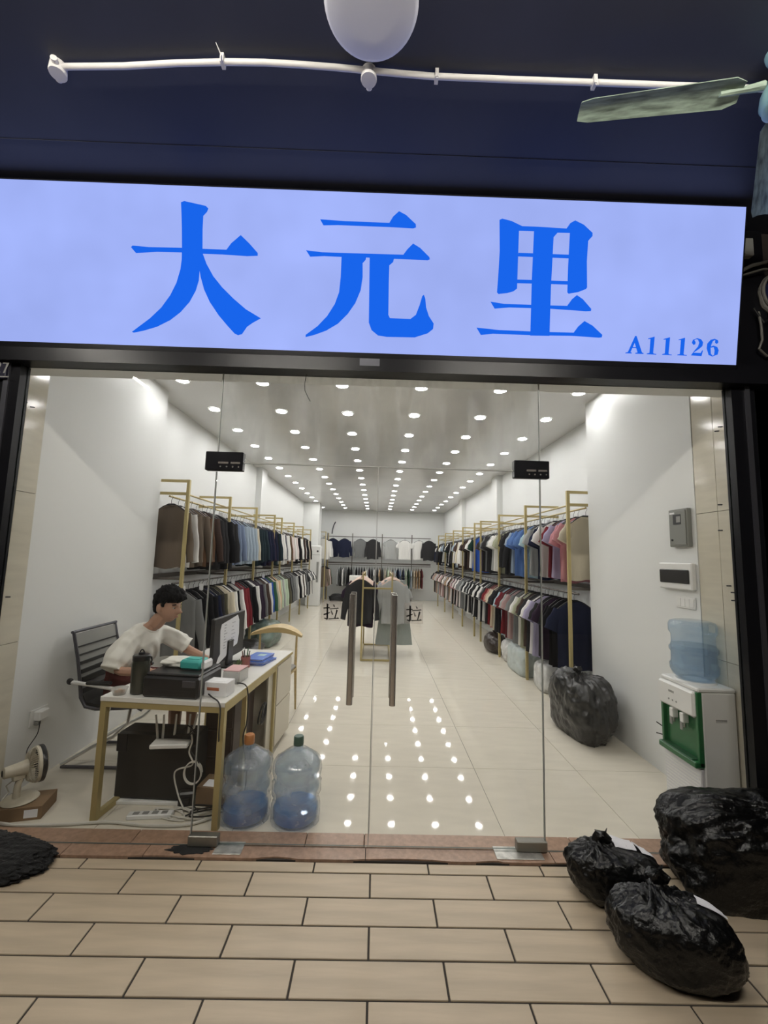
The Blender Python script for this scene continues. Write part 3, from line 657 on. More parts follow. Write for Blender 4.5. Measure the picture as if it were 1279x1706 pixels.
def garment(kind, col, loc, rotz, label, group, v=0, hanger=None, tagged=False, tilt=0, sx=1):
    me, sl = gmesh(kind, v)
    o = bpy.data.objects.new(kind, me); COL.objects.link(o)
    o.material_slots[0].link = 'OBJECT'; o.material_slots[0].material = cloth(col)
    o.location = loc; o.rotation_euler = (0, tilt, rotz); o.scale = (sx, 1, 1)
    tag(o, label, 'clothing', group)
    for sg in (1, -1) if sl else ():
        q = bpy.data.objects.new('sleeve', sl); COL.objects.link(q); q.parent = o; q.scale = (sg, 1, 1)
        q.material_slots[0].link = 'OBJECT'; q.material_slots[0].material = cloth(col)
    if hanger is not False:
        h = bpy.data.objects.new('hanger', hanger or HB); COL.objects.link(h); h.parent = o
    if tagged:
        h = bpy.data.objects.new('size_tag', TAG); COL.objects.link(h); h.parent = o; h.location = (tagged if tagged is not True else .03, -.045, -.03); h.rotation_euler = (0, 0, .2)
    return o

def expand(spec):
    out = []
    for it in spec.split(','):
        it = it.strip(); n = 1
        if '*' in it: n, it = it.split('*'); n = int(n)
        c, k = it.strip().rsplit(':', 1); out += [(c.strip(), k)] * n
    return out
KMAP = {'t': 't_shirt', 'l': 'long_t_shirt', 's': 'sweatshirt', 'j': 'jacket', 'd': 'dress', 'v': 'vest'}
def hang_row(spec, x, z, y0, y1, posts, where, group, seed, rng_rot=.06):
    rr = random.Random(seed); items = expand(spec); n = len(items); dy = (y1 - y0) / n; y = y0
    for i, (c, k) in enumerate(items):
        yy = y0 + dy * (i + .5) + rr.uniform(-.12, .12) * dy
        for p in posts:
            if abs(yy - p) < .032: yy = p + .034 * (1 if yy >= p else -1)
        kind = KMAP[k]
        garment(kind, c, (x + rr.uniform(-.012, .012), yy, z), rr.uniform(-rng_rot, rng_rot), '%s %s hanging on %s, %s from the entrance' % (c, KWORD[kind], where, ordinal(i)), group, rr.randint(0, 1), tagged=(.05 if rr.random() < .12 else False), tilt=rr.uniform(-.03, .03), sx=rr.uniform(.94, 1.04))

RP = [2.04, 3.36, 4.65, 5.93, 6.47, 7.72, 9.0, 10.35, 11.8]
LP = [2.04, 3.33, 4.61, 5.87, 6.50, 7.80, 9.05, 10.4]
def rack(side, ys, i, label, group):
    X = 2.09 * side; W = (2.56 if side > 0 else -2.52); y = ys[i]; y1 = ys[i+1] if i + 1 < len(ys) else y + .25
    t = thing('wall_rack', label, 'clothes rack', (X, y, 0), 0, group)
    o = lambda n, mb, m: obj(n, mb, m, t)
    w = W - X
    o('post', MB().bar((0, 0, 0), (0, 0, 2.40), .032, .032), M['gold'])
    o('top_arm', MB().bar((0, 0, 2.385), (w, 0, 2.385), .028, .028), M['gold'])
    o('rail_arm', MB().bar((0, 0, 2.245), (w, 0, 2.245), .026, .03), M['gold'])
    o('lower_arm', MB().bar((0, 0, 1.325), (w, 0, 1.325), .022, .026), M['dark_bronze'])
    e = y1 - y - .002
    obj('upper_rail', MB().tube([(.20 * side, .002, 2.215), (.20 * side, e, 2.215)], .011, 10), M['gold'], t, smooth=True)
    obj('front_rail', MB().tube([(.03 * side, .002, 2.245), (.03 * side, e, 2.245)], .010, 8), M['gold'], t, smooth=True)
    obj('lower_rail', MB().tube([(.10 * side, .002, 1.27), (.10 * side, e, 1.27)], .011, 10), M['dark_bronze'], t, smooth=True)
    obj('shelf_bar', MB().bar((.40 * side, .002, 1.335), (.40 * side, e, 1.335), .02, .05), M['dark_bronze'], t)
for i in range(len(RP)): rack(1, RP, i, 'gold metal wall rack on the breaker-box side, %s from the entrance' % ordinal(i), 'gold racks along the breaker-box wall')
for i in range(len(LP)): rack(-1, LP, i, 'gold metal wall rack on the desk side, %s from the entrance' % ordinal(i), 'gold racks along the desk-side wall')

UR = 'cream:t, pink:t, pink:l, lavender:t, red:t, white:t, 2*navy:l, light grey:t, sky blue:l, 4*denim blue:l, pale blue:t, charcoal:s, charcoal:l,' \
     'charcoal:s, sage:l, sage:t, 2*white:t, light grey:t, charcoal:t, 2*charcoal:l, grey:l, charcoal:l, maroon:l,' \
     '4*bright blue:d, dark green:l, 2*white:t, black:l, dark brown:l, 2*black:l, dark brown:l, 3*white:s, cream:s, 2*dark brown:l, white:s, pale blue:l, 2*charcoal:j, black:j, white:s, charcoal:j, ' \
     '2*black:l, white:t, dark green:l, black:l, light grey:s, black:j, charcoal:j, pale blue:t, 2*black:j, white:t, black:j, charcoal:j, navy:j, black:l, charcoal:j, white:t, 2*navy:j, black:j'
LR = 'navy:l, black:l, black:l, plum:t, charcoal:t, lavender:l, white:l, charcoal:l, dark brown:t, sage:l, white:l, grey:l, dusty pink:t, light grey:t, maroon:l, red:t, sky blue:l, black:l, charcoal:l, cream:l, beige:t, salmon:l, red:t, ' \
     'charcoal:t, grey:l, white:t, black:l, white:l, black:l, charcoal:t, white:t, charcoal:l, black:t, light grey:l, charcoal:t, white:l, black:t, grey:l, light grey:l, 2*grey:t, ' \
     'pinkish white:l, white:t, charcoal:l, pinkish white:t, black:t, pink:l, light grey:t, brown:l, black:l, white:l, pinkish white:t, charcoal:t, tan:l, grey:t, pinkish white:t, black:t, white:t, dusty pink:l, olive:t, ' \
     'grey:t, dusty pink:t, pinkish white:t, charcoal:t, olive:l, dusty pink:t, grey:t, dusty pink:t, light grey:t, sage:t, dusty pink:t, tan:t, grey:t, dusty pink:t, charcoal:t, tan:t, dark green:t, beige:t'
UL = 'taupe:s, white:s, taupe:s, taupe:s, brown:s, dark brown:s, 2*charcoal:j, black:j, 2*charcoal:j, 2*blue grey:s, 4*pale blue:s, cream:s, ' \
     '2*dark teal:j, 2*dark teal:s, navy:j, navy:s, plum:j, navy:j, black:j, dark teal:j, 3*white:s, navy:s, 2*white:j, olive:j, brown:j, ' \
     '2*pinkish white:s, white:s, 2*pinkish white:s, 2*black:j, 3*white:s, black:j, dark brown:j, white:s, 2*black:j, cream:j, dark brown:j, black:j'
LL = 'grey:s, 3*black:s, navy:s, charcoal:s, olive:s, cream:s, white:s, black:s, white:s, 2*red:s, 2*black:s, light grey:s, white:s, 2*plum:s, grey:s, dark brown:s, white:s, 2*blue:s, green:s, cream:s, 2*peach:s, mint:s, light grey:s, 2*mint:s, ' \
     '2*olive:s, charcoal:s, grey:s, charcoal:s, 2*grey:s, light grey:s, black:s, white:s, black:s, 2*white:s, black:s, dark brown:s, white:s, charcoal:s, grey:s, charcoal:t, black:t, white:t, grey:t, 2*white:t, black:t, white:t, charcoal:t'
hang_row(UR, 2.325, 2.215, 2.07, 12.6, RP, 'the upper breaker-box side rail', 'clothes on the upper breaker-box side rail', 1)
hang_row(LR, 2.19, 1.27, 2.10, 12.3, RP, 'the lower breaker-box side rail', 'clothes on the lower breaker-box side rail', 2)
hang_row(UL, -2.295, 2.215, 2.03, 10.3, LP, 'the upper desk-side rail', 'clothes on the upper desk-side rail', 3)
hang_row(LL, -2.14, 1.27, 2.10, 10.2, LP, 'the lower desk-side rail', 'clothes on the lower desk-side rail', 4)

# back wall rack
br = thing('back_wall_rack', 'long metal rack with thin posts along the far back wall', 'clothes rack', (0, 13.2, 0))
for x in (-1.9, -.96, .16, 1.284):
    obj('post', MB().bar((x, .02, 0), (x, .02, 2.47), .03), M['dark_bronze'], br)
obj('upper_rail', MB().tube([(-1.9, 0, 2.34), (2.0, 0, 2.34)], .013, 8), M['dark_bronze'], br, smooth=True)
obj('shelf_bar', MB().bar((-1.9, 0, 1.36), (2.0, 0, 1.36), .03, .05), M['dark_bronze'], br)
obj('lower_rail', MB().tube([(-1.9, -.08, 1.29), (2.0, -.08, 1.29)], .012, 8), M['dark_bronze'], br, smooth=True)
BACK = [(-1.50, 'navy', 's'), (-1.02, 'navy', 'j'), (-.60 + .14, 'grey', 's'), (.02, 'charcoal', 'j'), (.50, 'grey', 's'), (.98, 'white', 't'), (1.45, 'white', 't'), (1.80, 'charcoal', 'j')]
BACK = [(-1.69, 'navy', 's'), (-1.25, 'navy', 's'), (-.655, 'grey', 's'), (-.18, 'charcoal', 'j'), (.485, 'light grey', 'v'), (1.01, 'white', 't'), (1.55, 'white', 't'), (1.92, 'charcoal', 'j')]
for i, (x, c, k) in enumerate(BACK):
    garment(KMAP[k], c, (x, 13.16 - .07 * (i % 2), 2.34), .02, '%s %s facing front on the back wall rail, %s from the pile side' % (c, KWORD[KMAP[k]], ordinal(i)), 'clothes facing front on the back wall', i % 2, sx=1.05)
rr = random.Random(8); bl_c = ['light grey', 'charcoal', 'white', 'grey', 'black', 'charcoal', 'light grey', 'black', 'charcoal', 'black', 'black', 'white', 'plum', 'charcoal', 'white', 'charcoal', 'peach', 'charcoal', 'beige', 'mint', 'cream', 'charcoal', 'pale blue', 'navy', 'blue grey', 'navy', 'mint', 'dark green', 'pale blue', 'beige', 'tan', 'tan', 'maroon']
for i, c in enumerate(bl_c):
    x = -1.45 + i * (3.2 / len(bl_c))
    garment('t_shirt' if i > 10 else 'sweatshirt', c, (x, 13.12, 1.29), PI / 2 + rr.uniform(-.1, .1), '%s %s on the lower back wall rail, %s from the dark floor pile side' % (c, 'T-shirt' if i > 10 else 'sweatshirt', ordinal(i)), 'clothes on the lower back wall rail', i % 2)
# short side rail beyond the inner pillar
sr = thing('side_rack', 'small gold rack in the back corner beyond the standing air conditioner', 'clothes rack', (-1.95, 12.1, 0))
obj('post', MB().bar((.12, 0, 0), (.12, 0, 2.44), .03), M['gold'], sr); obj('post', MB().bar((.12, .85, 0), (.12, .85, 2.44), .03), M['gold'], sr)
obj('top_arm', MB().bar((-.5, 0, 2.43), (.12, 0, 2.43), .026), M['gold'], sr); obj('upper_rail', MB().tube([(.0, 0, 2.3), (.0, .85, 2.3)], .012, 8), M['gold'], sr)
obj('lower_rail', MB().tube([(.0, 0, 1.30), (.0, .85, 1.30)], .012, 8), M['gold'], sr)
for i, c in enumerate(['white', 'white', 'light grey', 'white', 'white', 'grey']):
    garment('jacket', c, (-1.93, 12.22 + .12 * i, 2.3), 0.04, '%s jacket on the upper rail of the back corner rack, %s from the front' % (c, ordinal(i)), 'clothes on the back corner rack', i % 2)
for i, c in enumerate(['taupe', 'beige', 'pinkish white', 'pink', 'maroon', 'cream', 'green', 'charcoal']):
    garment('sweatshirt', c, (-1.93, 12.20 + .10 * i, 1.30), 0.04, '%s sweatshirt on the lower rail of the back corner rack, %s from the front' % (c, ordinal(i)), 'clothes on the back corner rack', i % 2)

# free-standing double rack in the aisle
cr = thing('aisle_rack', 'gold double garment rack standing alone in the aisle', 'clothes rack', (0, 4.15, 0))
for x in (-.215, .245):
    obj('post', MB().bar((x, 0, .03), (x, 0, 1.33), .024), M['gold'], cr); obj('post', MB().bar((x, 1.15, .03), (x, 1.15, 1.33), .024), M['gold'], cr)
    obj('rail', MB().tube([(x, 0, 1.335), (x, 1.15, 1.335)], .012, 10), M['gold'], cr, smooth=True)
    obj('floor_bar', MB().bar((x, 0, .022), (x, 1.15, .022), .026), M['gold'], cr)
for y, z in ((0, .022), (0, 1.12), (1.15, .022), (1.15, 1.12)): obj('cross_bar', MB().bar((-.215, y, z), (.245, y, z), .026), M['gold'], cr)
ca = ['charcoal', 'plum', 'charcoal', 'navy', 'plum', 'black', 'maroon', 'charcoal', 'black', 'dusty pink']
cb = ['light grey', 'grey', 'light grey', 'pale blue', 'lavender', 'grey', 'charcoal', 'sage', 'mint', 'light grey']
for i in range(10):
    y = 4.22 + .103 * i
    garment('sweatshirt' if i == 0 else 'long_t_shirt', ca[i], (-.25, y, 1.335), -.03, '%s %s on the darker half of the aisle rack, %s from the entrance' % (ca[i], 'sweatshirt' if i == 0 else 'long T-shirt', ordinal(i)), 'clothes on the aisle rack', i % 2, hanger=HW)
    if i in (1, 3): 
        garment('trousers', 'sage grey' if i == 1 else 'light grey', (.30, y + .054, 1.335), .05, '%s wide trousers hanging below the grey tops on the aisle rack, %s pair' % ('sage grey' if i == 1 else 'light grey', 'first' if i == 1 else 'second'), 'clothes on the aisle rack', i % 2, hanger=HW)
    else:
        garment('sweatshirt' if i == 0 else 'long_t_shirt', cb[i], (.27, y + .054, 1.335), .03, '%s %s on the paler half of the aisle rack, %s from the entrance' % (cb[i], 'hooded sweatshirt' if i == 0 else 'long T-shirt', ordinal(i)), 'clothes on the aisle rack', i % 2, hanger=HW)
# ------------------------------------------------------------------ plastic bags and bundles
def blob(size, seed, knot=(0, 0, 1), pleat=.05, lump=.10, wr=.03, box=2.6, sub=6, floor=.86, npl=15, peak=.06):
    """lumpy stuffed bag, centre at origin, flat on the floor at z = -floor*sz"""
    bm = bmesh.new(); bmesh.ops.create_icosphere(bm, subdivisions=sub, radius=1)
    K = Vector(knot).normalized(); U = K.orthogonal().normalized(); V = K.cross(U); sd = Vector((seed * 7.13, seed * 3.7, seed * 1.9))
    for v in bm.verts:
        n = v.co.normalized(); e = box
        q = (abs(n.x) ** e + abs(n.y) ** e + abs(n.z) ** e) ** (-1 / e)
        p = n * q
        ang = math.acos(max(-1, min(1, n.dot(K)))); ph = math.atan2(n.dot(V), n.dot(U))
        r = 1 + lump * noise.noise(n * 1.6 + sd) + lump * .5 * noise.noise(n * 3.3 + sd)
        w = 1 - abs(noise.noise(n * 4.5 + sd)) * 2; w2 = 1 - abs(noise.noise(Vector((n.x * 9, n.y * 9, n.z * 4)) + sd)) * 2
        q3 = Vector((n.x * 13 + 2 * noise.noise(n * 4), n.y * 13, n.z * 7 + 2 * noise.noise(n * 4 + sd))) + sd
        w3 = (1 - abs(noise.noise(q3)) * 2) ** 3 if sub > 4 else 0
        r += wr * (w * .55 + w2 * .5 + w3 * .42)
        pk = math.exp(-(ang / .75) ** 2) * min(1, ang / .12)
        r += pleat * pk * (math.sin(ph * npl + 3.5 * noise.noise(n * 3 + sd)) + .6 * math.sin(ph * npl * 1.7 + 2 + 3 * noise.noise(n * 2.2 - sd)))
        r += peak * math.exp(-(ang / .13) ** 2) - .06 * math.exp(-((ang - .34) / .2) ** 2)
        c = Vector((p.x * size[0], p.y * size[1], p.z * size[2])) * r
        fl = -floor * size[2]
        if c.z < fl: c.z = fl + (c.z - fl) * .02
        elif c.z < fl + size[2] * .25: pass
        v.co = c
    me = bpy.data.meshes.new('bag'); bm.to_mesh(me); bm.free(); me.shade_smooth(); return me
def knot_mesh(r, h, seed):
    mb = MB(); n = 22; rings = [(.55, -.012), (.35, .0), (.42, .012), (.8, h * .5), (1.25, h)]
    vs = []; fs = []
    for i, (rr_, z) in enumerate(rings):
        for k in range(n):
            a = 2*PI*k/n; q = rr_ * r * (1 + .35 * math.sin(a * 5 + seed + i) * min(1, i / 2)); vs.append((q*math.cos(a), q*math.sin(a), z + .015 * math.sin(a*3 + seed) * (i > 2)))
    m = len(rings)
    for i in range(m-1):
        for k in range(n): fs.append((i*n+k, i*n+(k+1)%n, (i+1)*n+(k+1)%n, (i+1)*n+k))
    fs.append(tuple((m-1)*n+k for k in range(n))); mb.add(vs, fs); return mb
M['print'] = None
def printed(name, scale=(1, 40, 1)):
    m = bpy.data.materials.new(name); m.use_nodes = True; N = m.node_tree.nodes; L = m.node_tree.links; p = N['Principled BSDF']; p.inputs['Roughness'].default_value = .7
    tc = N.new('ShaderNodeTexCoord'); b = N.new('ShaderNodeTexBrick'); b.inputs['Scale'].default_value = 26; b.inputs['Color1'].default_value = (.82, .81, .83, 1); b.inputs['Color2'].default_value = (.45, .45, .48, 1)
    b.inputs['Mortar'].default_value = (.84, .83, .85, 1); b.inputs['Mortar Size'].default_value = .05; b.inputs['Bias'].default_value = -.35; b.inputs['Row Height'].default_value = .16; b.inputs['Brick Width'].default_value = .9
    L.new(tc.outputs['UV'], b.inputs['Vector']); L.new(b.outputs[0], p.inputs['Base Color']); return m
M['label'] = printed('printed_label')
def label_patch(bag, c, u, v, w, h, parent, nrm, name='shipping_label', n=8):
    """paper lying on the bag: grid around c (bag local) spanned by u, v, dropped along -nrm"""
    bm = bmesh.new(); bm.from_mesh(bag.data); tree = BVHTree.FromBMesh(bm); bm.free()
    c = Vector(c); u = Vector(u).normalized(); nrm = Vector(nrm).normalized(); v = Vector(v); v = (v - nrm * v.dot(nrm)).normalized()
    vs = []; fs = []
    for j in range(n + 1):
        for i in range(n + 1):
            p = c + u * (i / n - .5) * w + v * (j / n - .5) * h
            hit = tree.ray_cast(p + nrm * .5, -nrm); q = hit[0] if hit[0] else p
            vs.append(q + nrm * .006)
    # soften so that the paper spans the creases
    for _ in range(6):
        ns = list(vs)
        for j in range(n + 1):
            for i in range(n + 1):
                nb = [vs[(j+dj)*(n+1) + i+di] for di, dj in ((1,0),(-1,0),(0,1),(0,-1)) if 0 <= i+di <= n and 0 <= j+dj <= n]
                av = sum((x.dot(nrm) for x in nb)) / len(nb); k = j*(n+1)+i
                ns[k] = vs[k] + nrm * max(0, av - vs[k].dot(nrm))
        vs = ns
    m = len(vs); vs = vs + [p - nrm * .0015 for p in vs]
    for j in range(n):
        for i in range(n):
            a = j*(n+1)+i; fs += [(a, a+1, a+n+2, a+n+1), (m+a, m+a+n+1, m+a+n+2, m+a+1)]
    me = bpy.data.meshes.new(name); me.from_pydata([tuple(p) for p in vs], [], fs); uv = me.uv_layers.new()
    for l in me.loops:
        k = l.vertex_index % m; uv.data[l.index].uv = ((k % (n+1)) / n * w * 8, (k // (n+1)) / n * h * 8)
    me.materials.append(M['label']); me.shade_smooth()
    o = bpy.data.objects.new(name, me); COL.objects.link(o); o.parent = parent; return o
def bag(name, label, cat, c, size, seed, m, rotz=0, floor=.86, kn=True, group=None, **k):
    t = thing(name, label, cat, (c[0], c[1], 0 if len(c) < 3 else c[2]), rotz, group)
    b = obj('bag_body', blob(size, seed, floor=floor, **k), m, t); b.location = (0, 0, floor * size[2])
    if kn:
        K = Vector(k.get('knot', (0, 0, 1))).normalized(); bm = bmesh.new(); bm.from_mesh(b.data); tr = BVHTree.FromBMesh(bm); bm.free()
        hit = tr.ray_cast(Vector((0, 0, 0)), K)[0]
        q = obj('knot', knot_mesh(.03, .05, seed), m, t, smooth=True, angle=180)
        q.location = hit + Vector((0, 0, floor * size[2])) - K * .012; q.rotation_mode = 'QUATERNION'; q.rotation_quaternion = Vector((0, 0, 1)).rotation_difference(K)
    return t, b
t, b = bag('trash_bag', 'biggest full black plastic bag on the pavement, against the glass by the water dispenser', 'bag', (2.02, -.245), (.47, .20, .225), 3, M['bag'], rotz=-.10, box=3.6, knot=(.10, -.35, 1), pleat=.055, lump=.13, wr=.035)
label_patch(b, (.17, -.02, .2), (1, -.3, 0), (.3, 1, .2), .15, .09, t, (.25, -.1, 1)).location = b.location
t, b = bag('trash_bag', 'small black plastic bag with two paper slips on the pavement, touching the biggest bag', 'bag', (1.205, -.295), (.215, .14, .125), 7, M['bag'], rotz=-.25, box=2.5, knot=(-.35, .1, 1), pleat=.065, lump=.12)
label_patch(b, (.05, .05, .1), (1, .15, 0), (0, 1, 0), .10, .11, t, (.0, -.15, 1)).location = b.location
label_patch(b, (.15, .05, .1), (1, .15, -.4), (0, 1, 0), .08, .12, t, (.45, -.1, 1)).location = b.location
t, b = bag('trash_bag', 'knotted black plastic bag with one paper slip, nearest to the camera on the pavement', 'bag', (1.245, -.635), (.225, .145, .135), 12, M['bag'], rotz=-.36, box=2.5, knot=(-.18, .25, 1), pleat=.075, lump=.10, peak=.22)
label_patch(b, (.14, .04, .1), (1, .1, -.5), (.1, 1, 0), .11, .055, t, (.42, -.1, 1)).location = b.location
t, b = bag('trash_bag', 'tall dark grey plastic bag inside the shop, slumped against the white wall', 'bag', (1.985, 1.63), (.205, .37, .215), 21, M['bag_in'], rotz=.06, box=2.6, knot=(-.1, -.25, 1), pleat=.05, lump=.12, wr=.03)
b.data = blob((.205, .37, .29), 21, box=3.0, knot=(.0, .15, 1), pleat=.07, lump=.13, wr=.035, floor=.86, peak=.02); b.data.materials.append(M['bag_in']); b.location.z = .86 * .29
for q in t.children:
    if q.name.startswith('knot'): q.location = (.0, .05, .545)
M['mat'] = mat('black_fleece', (.006, .006, .006), .85, bump=(60, 1.0), sheen=.1)
t, b = bag('floor_cloth', 'rumpled black cloth lying on the pavement by the desk-side corner', 'cloth', (-2.04, -.14, .0), (.36, .16, .055), 31, M['mat'], rotz=-.10, kn=False, box=2.3, pleat=0, lump=.16, wr=.12, floor=.35)
M['wrap'] = mat('milky_wrap', (.66, .66, .64), .25, bump=(16, .5), var=(9, .22))
M['wrap_blue'] = mat('pale_blue_wrap', (.50, .56, .55), .3, bump=(10, .3), var=(5, .1))
M['brown_bag'] = mat('dark_brown_bag', (.03, .02, .015), .4, bump=(22, .5))
def bundle(label, x, y, sx, sy, sz, seed, m, name='wrapped_bundle', box=4.5, kn=False):
    return bag(name, label, 'bundle', (x, y), (sx, sy, sz), seed, m, kn=kn, box=box, pleat=.03, lump=.08, wr=.05, sub=5, group='bundles under the breaker-box side rail')
bundle('milky plastic wrapped bundle under the lower rail, beside the dark grey bag', 2.27, 2.47, .19, .20, .15, 41, M['wrap'])
bundle('milky plastic wrapped bundle standing third from the dark brown bag', 2.24, 2.93, .17, .20, .18, 42, M['wrap'])
bundle('pale blue grey bulging bundle under the lower rail', 2.22, 3.755, .20, .33, .215, 43, M['wrap_blue'])
bundle('white plastic bag with open folds between the pale blue bundle and dark brown bag', 2.23, 4.365, .17, .20, .19, 44, M['wrap'], box=2.6)
bundle('dark brown crumpled plastic bag on the floor under the lower rail', 2.14, 5.08, .18, .32, .17, 45, M['brown_bag'], name='plastic_bag', box=2.3, kn=True)
bag('clothes_pile', 'pile of dark clothes on the floor in the far back corner', 'clothing', (-1.25, 12.7), (.42, .25, .17), 51, M['soft_black'], kn=False, box=2.2, pleat=0, lump=.3, wr=.12, sub=4, floor=.5)
M['film_g'] = mat('greenish_film_bag', (.15, .20, .17), .25, bump=(18, .6), var=(7, .3))
bag('plastic_bag', 'greenish plastic bag heap under the lower desk-side rail', 'bag', (-2.0, 5.2), (.27, .42, .22), 61, M['film_g'], kn=False, box=2.4, pleat=.03, lump=.2, wr=.08, sub=4)
bag('plastic_bag', 'black plastic bag lying under the lower rail behind the golden chair', 'bag', (-1.98, 3.93), (.30, .45, .16), 62, M['bag'], kn=False, box=2.5, pleat=.03, lump=.2, wr=.06, sub=4)

# ------------------------------------------------------------------ water jugs and dispenser
JUG = [(.0001, .004), (.10, .0), (.128, .010), (.138, .03), (.138, .075), (.126, .095), (.124, .105), (.124, .15), (.127, .165), (.138, .18), (.138, .20), (.127, .215), (.124, .225), (.124, .26), (.127, .272), (.138, .29), (.137, .325), (.122, .358), (.085, .383), (.048, .398), (.029, .41), (.027, .445)]
def water_jug(label, loc, cap_m, upside=False, wrap=True):
    t = thing('water_jug', label, 'water jug', loc, 0, 'blue water jugs')
    s = -1 if upside else 1
    prof = [(r, s * z) for r, z in JUG]
    obj('jug_body', MB().lathe(prof, 40), M['jug'], t, smooth=True, angle=70)
    lv = .085 if not upside else None
    if not upside:
        obj('water', MB().lathe([(.0001, .007), (.11, .008), (.132, .02), (.132, lv), (.0001, lv)], 32), M['jug_water'], t, smooth=True)
    else:
        obj('water', MB().lathe([(.0001, -.16), (.127, -.16), (.131, -.32), (.118, -.355), (.08, -.378), (.04, -.395), (.0001, -.40)], 32), M['jug'], t, smooth=True)
    if cap_m: obj('cap', MB().lathe([(.030, .43), (.032, .435), (.031, .478), (.027, .484), (.0001, .486)], 20), cap_m, t, smooth=True)
    if wrap:
        bm = bmesh.new(); bmesh.ops.create_cone(bm, cap_ends=False, segments=64, radius1=1, radius2=1, depth=1)
        bm.free(); mb = MB(); n = 72; R = 26; vs = []; fs = []; sd = Vector((loc[0] * 9, 3, 1))
        for i in range(R + 1):
            z = .002 + .41 * i / R
            # jug radius at that height
            rj = max((r for r, zz in JUG if abs(zz - z) < .03), default=.03)
            if z > .34: rj = .143 - (z - .34) / .07 * .105
            for k in range(n):
                a = 2*PI*k/n; q = rj + .007 + .010 * abs(noise.noise(Vector((math.cos(a)*3, math.sin(a)*3, z * 22)) + sd)) + .008 * abs(noise.noise(Vector((math.cos(a)*8, math.sin(a)*8, z * 9)) - sd))
                vs.append((q*math.cos(a), q*math.sin(a), z))
        for i in range(R):
            for k in range(n): fs.append((i*n+k, i*n+(k+1)%n, (i+1)*n+(k+1)%n, (i+1)*n+k))
        mb.add(vs, fs); obj('plastic_wrap', mb, M['film'], t, smooth=True, angle=180)
    return t
M['cap_orange'] = mat('orange_foil_cap', (.50, .20, .06), .4, bump=(40, .4)); M['cap_green'] = mat('dark_green_cap', (.06, .12, .09), .4)
water_jug('blue water jug with orange cap on the shop floor beside the gold desk leg', (-.772, .275, 0), M['cap_orange'])
water_jug('blue water jug with dark green cap in clear wrap on the shop floor', (-.462, .27, 0), M['cap_green'])
water_jug('blue ribbed water jug upside down on top of the white and green dispenser', (2.14, .355, 1.245), None, True, False)

D = thing('water_dispenser', 'white and green floor standing water dispenser by the cream tiled jamb', 'dispenser', (2.15, .355, 0))
X0, X1, Y0, Y1 = -.12, .115, -.17, .17
obj('cabinet', MB().bbox(X0 + .02, X1, Y0, Y1, 0, .822, .006), M['white_plastic'], D)
obj('top_plate', MB().bbox(X0 - .006, X1 + .002, Y0 - .003, Y1 + .003, .822, .85, .008).lathe([(.12, .85), (.11, .862), (.06, .862)], 32, c=(-.01, 0, 0)), M['white_plastic'], D)['kind'] = 'stuff'
obj('front_panel', MB().bbox(X0 - .030, X0 + .02, Y0 + .012, Y1, .665, .822, .012), M['white_plastic'], D)
fp = [o for o in D.children if o.name.startswith('front_panel')][0]
logo = MB()
for k in range(4): logo.box(X0 - .0312, X0 - .0300, .055 - .013*k - .0045, .055 - .013*k + .0045, .762, .776)
obj('lettering', logo, M['grey_plastic'], fp)['kind'] = 'stuff'
for k in range(3): obj('indicator', MB().tube([(X0 - .0315, .06 - .035*k, .715), (X0 - .030, .06 - .035*k, .715)], .006, 10), M['grey_plastic'], fp)
obj('green_alcove', MB().box(X0 + .012, X0 + .022, Y0 + .006, Y1 - .006, .40, .665)
    .bbox(X0 - .012, X0 + .02, Y0 + .0, Y0 + .022, .38, .822, .003).bbox(X0 - .012, X0 + .02, Y1 - .022, Y1, .38, .665, .003)
    .bbox(X0 - .040, X0 + .02, Y0, Y1, .372, .41, .006), M['green_plastic'], D)['kind'] = 'stuff'
obj('drip_tray', MB().bbox(X0 - .038, X0 + .012, Y0 + .03, Y1 - .03, .410, .416, .002), mat('dark_green_tray', (.012, .07, .025), .4), D)
for yy in (-.045, .05):
    tp = obj('tap', MB().bbox(X0 - .028, X0 + .012, yy - .017, yy + .017, .60, .66, .004), M['white_plastic'], D)
    obj('lever', MB().bbox(X0 - .032, X0 - .022, yy - .012, yy + .012, .555, .605, .003), M['grey_plastic'], tp)
    obj('spout', MB().tube([(X0 - .004, yy, .60), (X0 - .004, yy, .57)], .008, 10), M['chrome'], tp, smooth=True)
obj('door_panel', MB().bbox(X0 - .004, X0 + .02, Y0 + .008, Y1 - .008, .03, .365, .005), mat('white_grille_panel', (.72, .72, .74), .4, bump=(1, 0)), D)
dp = [o for o in D.children if o.name.startswith('door_panel')][0]
for k in range(14): obj('rib', MB().box(X0 - .0062, X0 - .004, Y0 + .02, Y1 - .02, .06 + .02*k, .068 + .02*k), M['white_plastic'], dp)
obj('side_slot', MB().box(-.02, .05, Y0 - .0012, Y0, .655, .663).box(-.02, .05, Y0 - .0016, Y0, .648, .650), M['grey_plastic'], D)['kind'] = 'stuff'
obj('hose', MB().tube([(X0 + .03, Y1 - .002, .47), (X0 - .01, Y1 + .06, .50)], .004, 6), M['cable_black'], D)
obj('hose', MB().tube([(X0 + .03, Y1 - .002, .43), (X0 - .02, Y1 + .05, .43)], .004, 6), M['cable_black'], D)

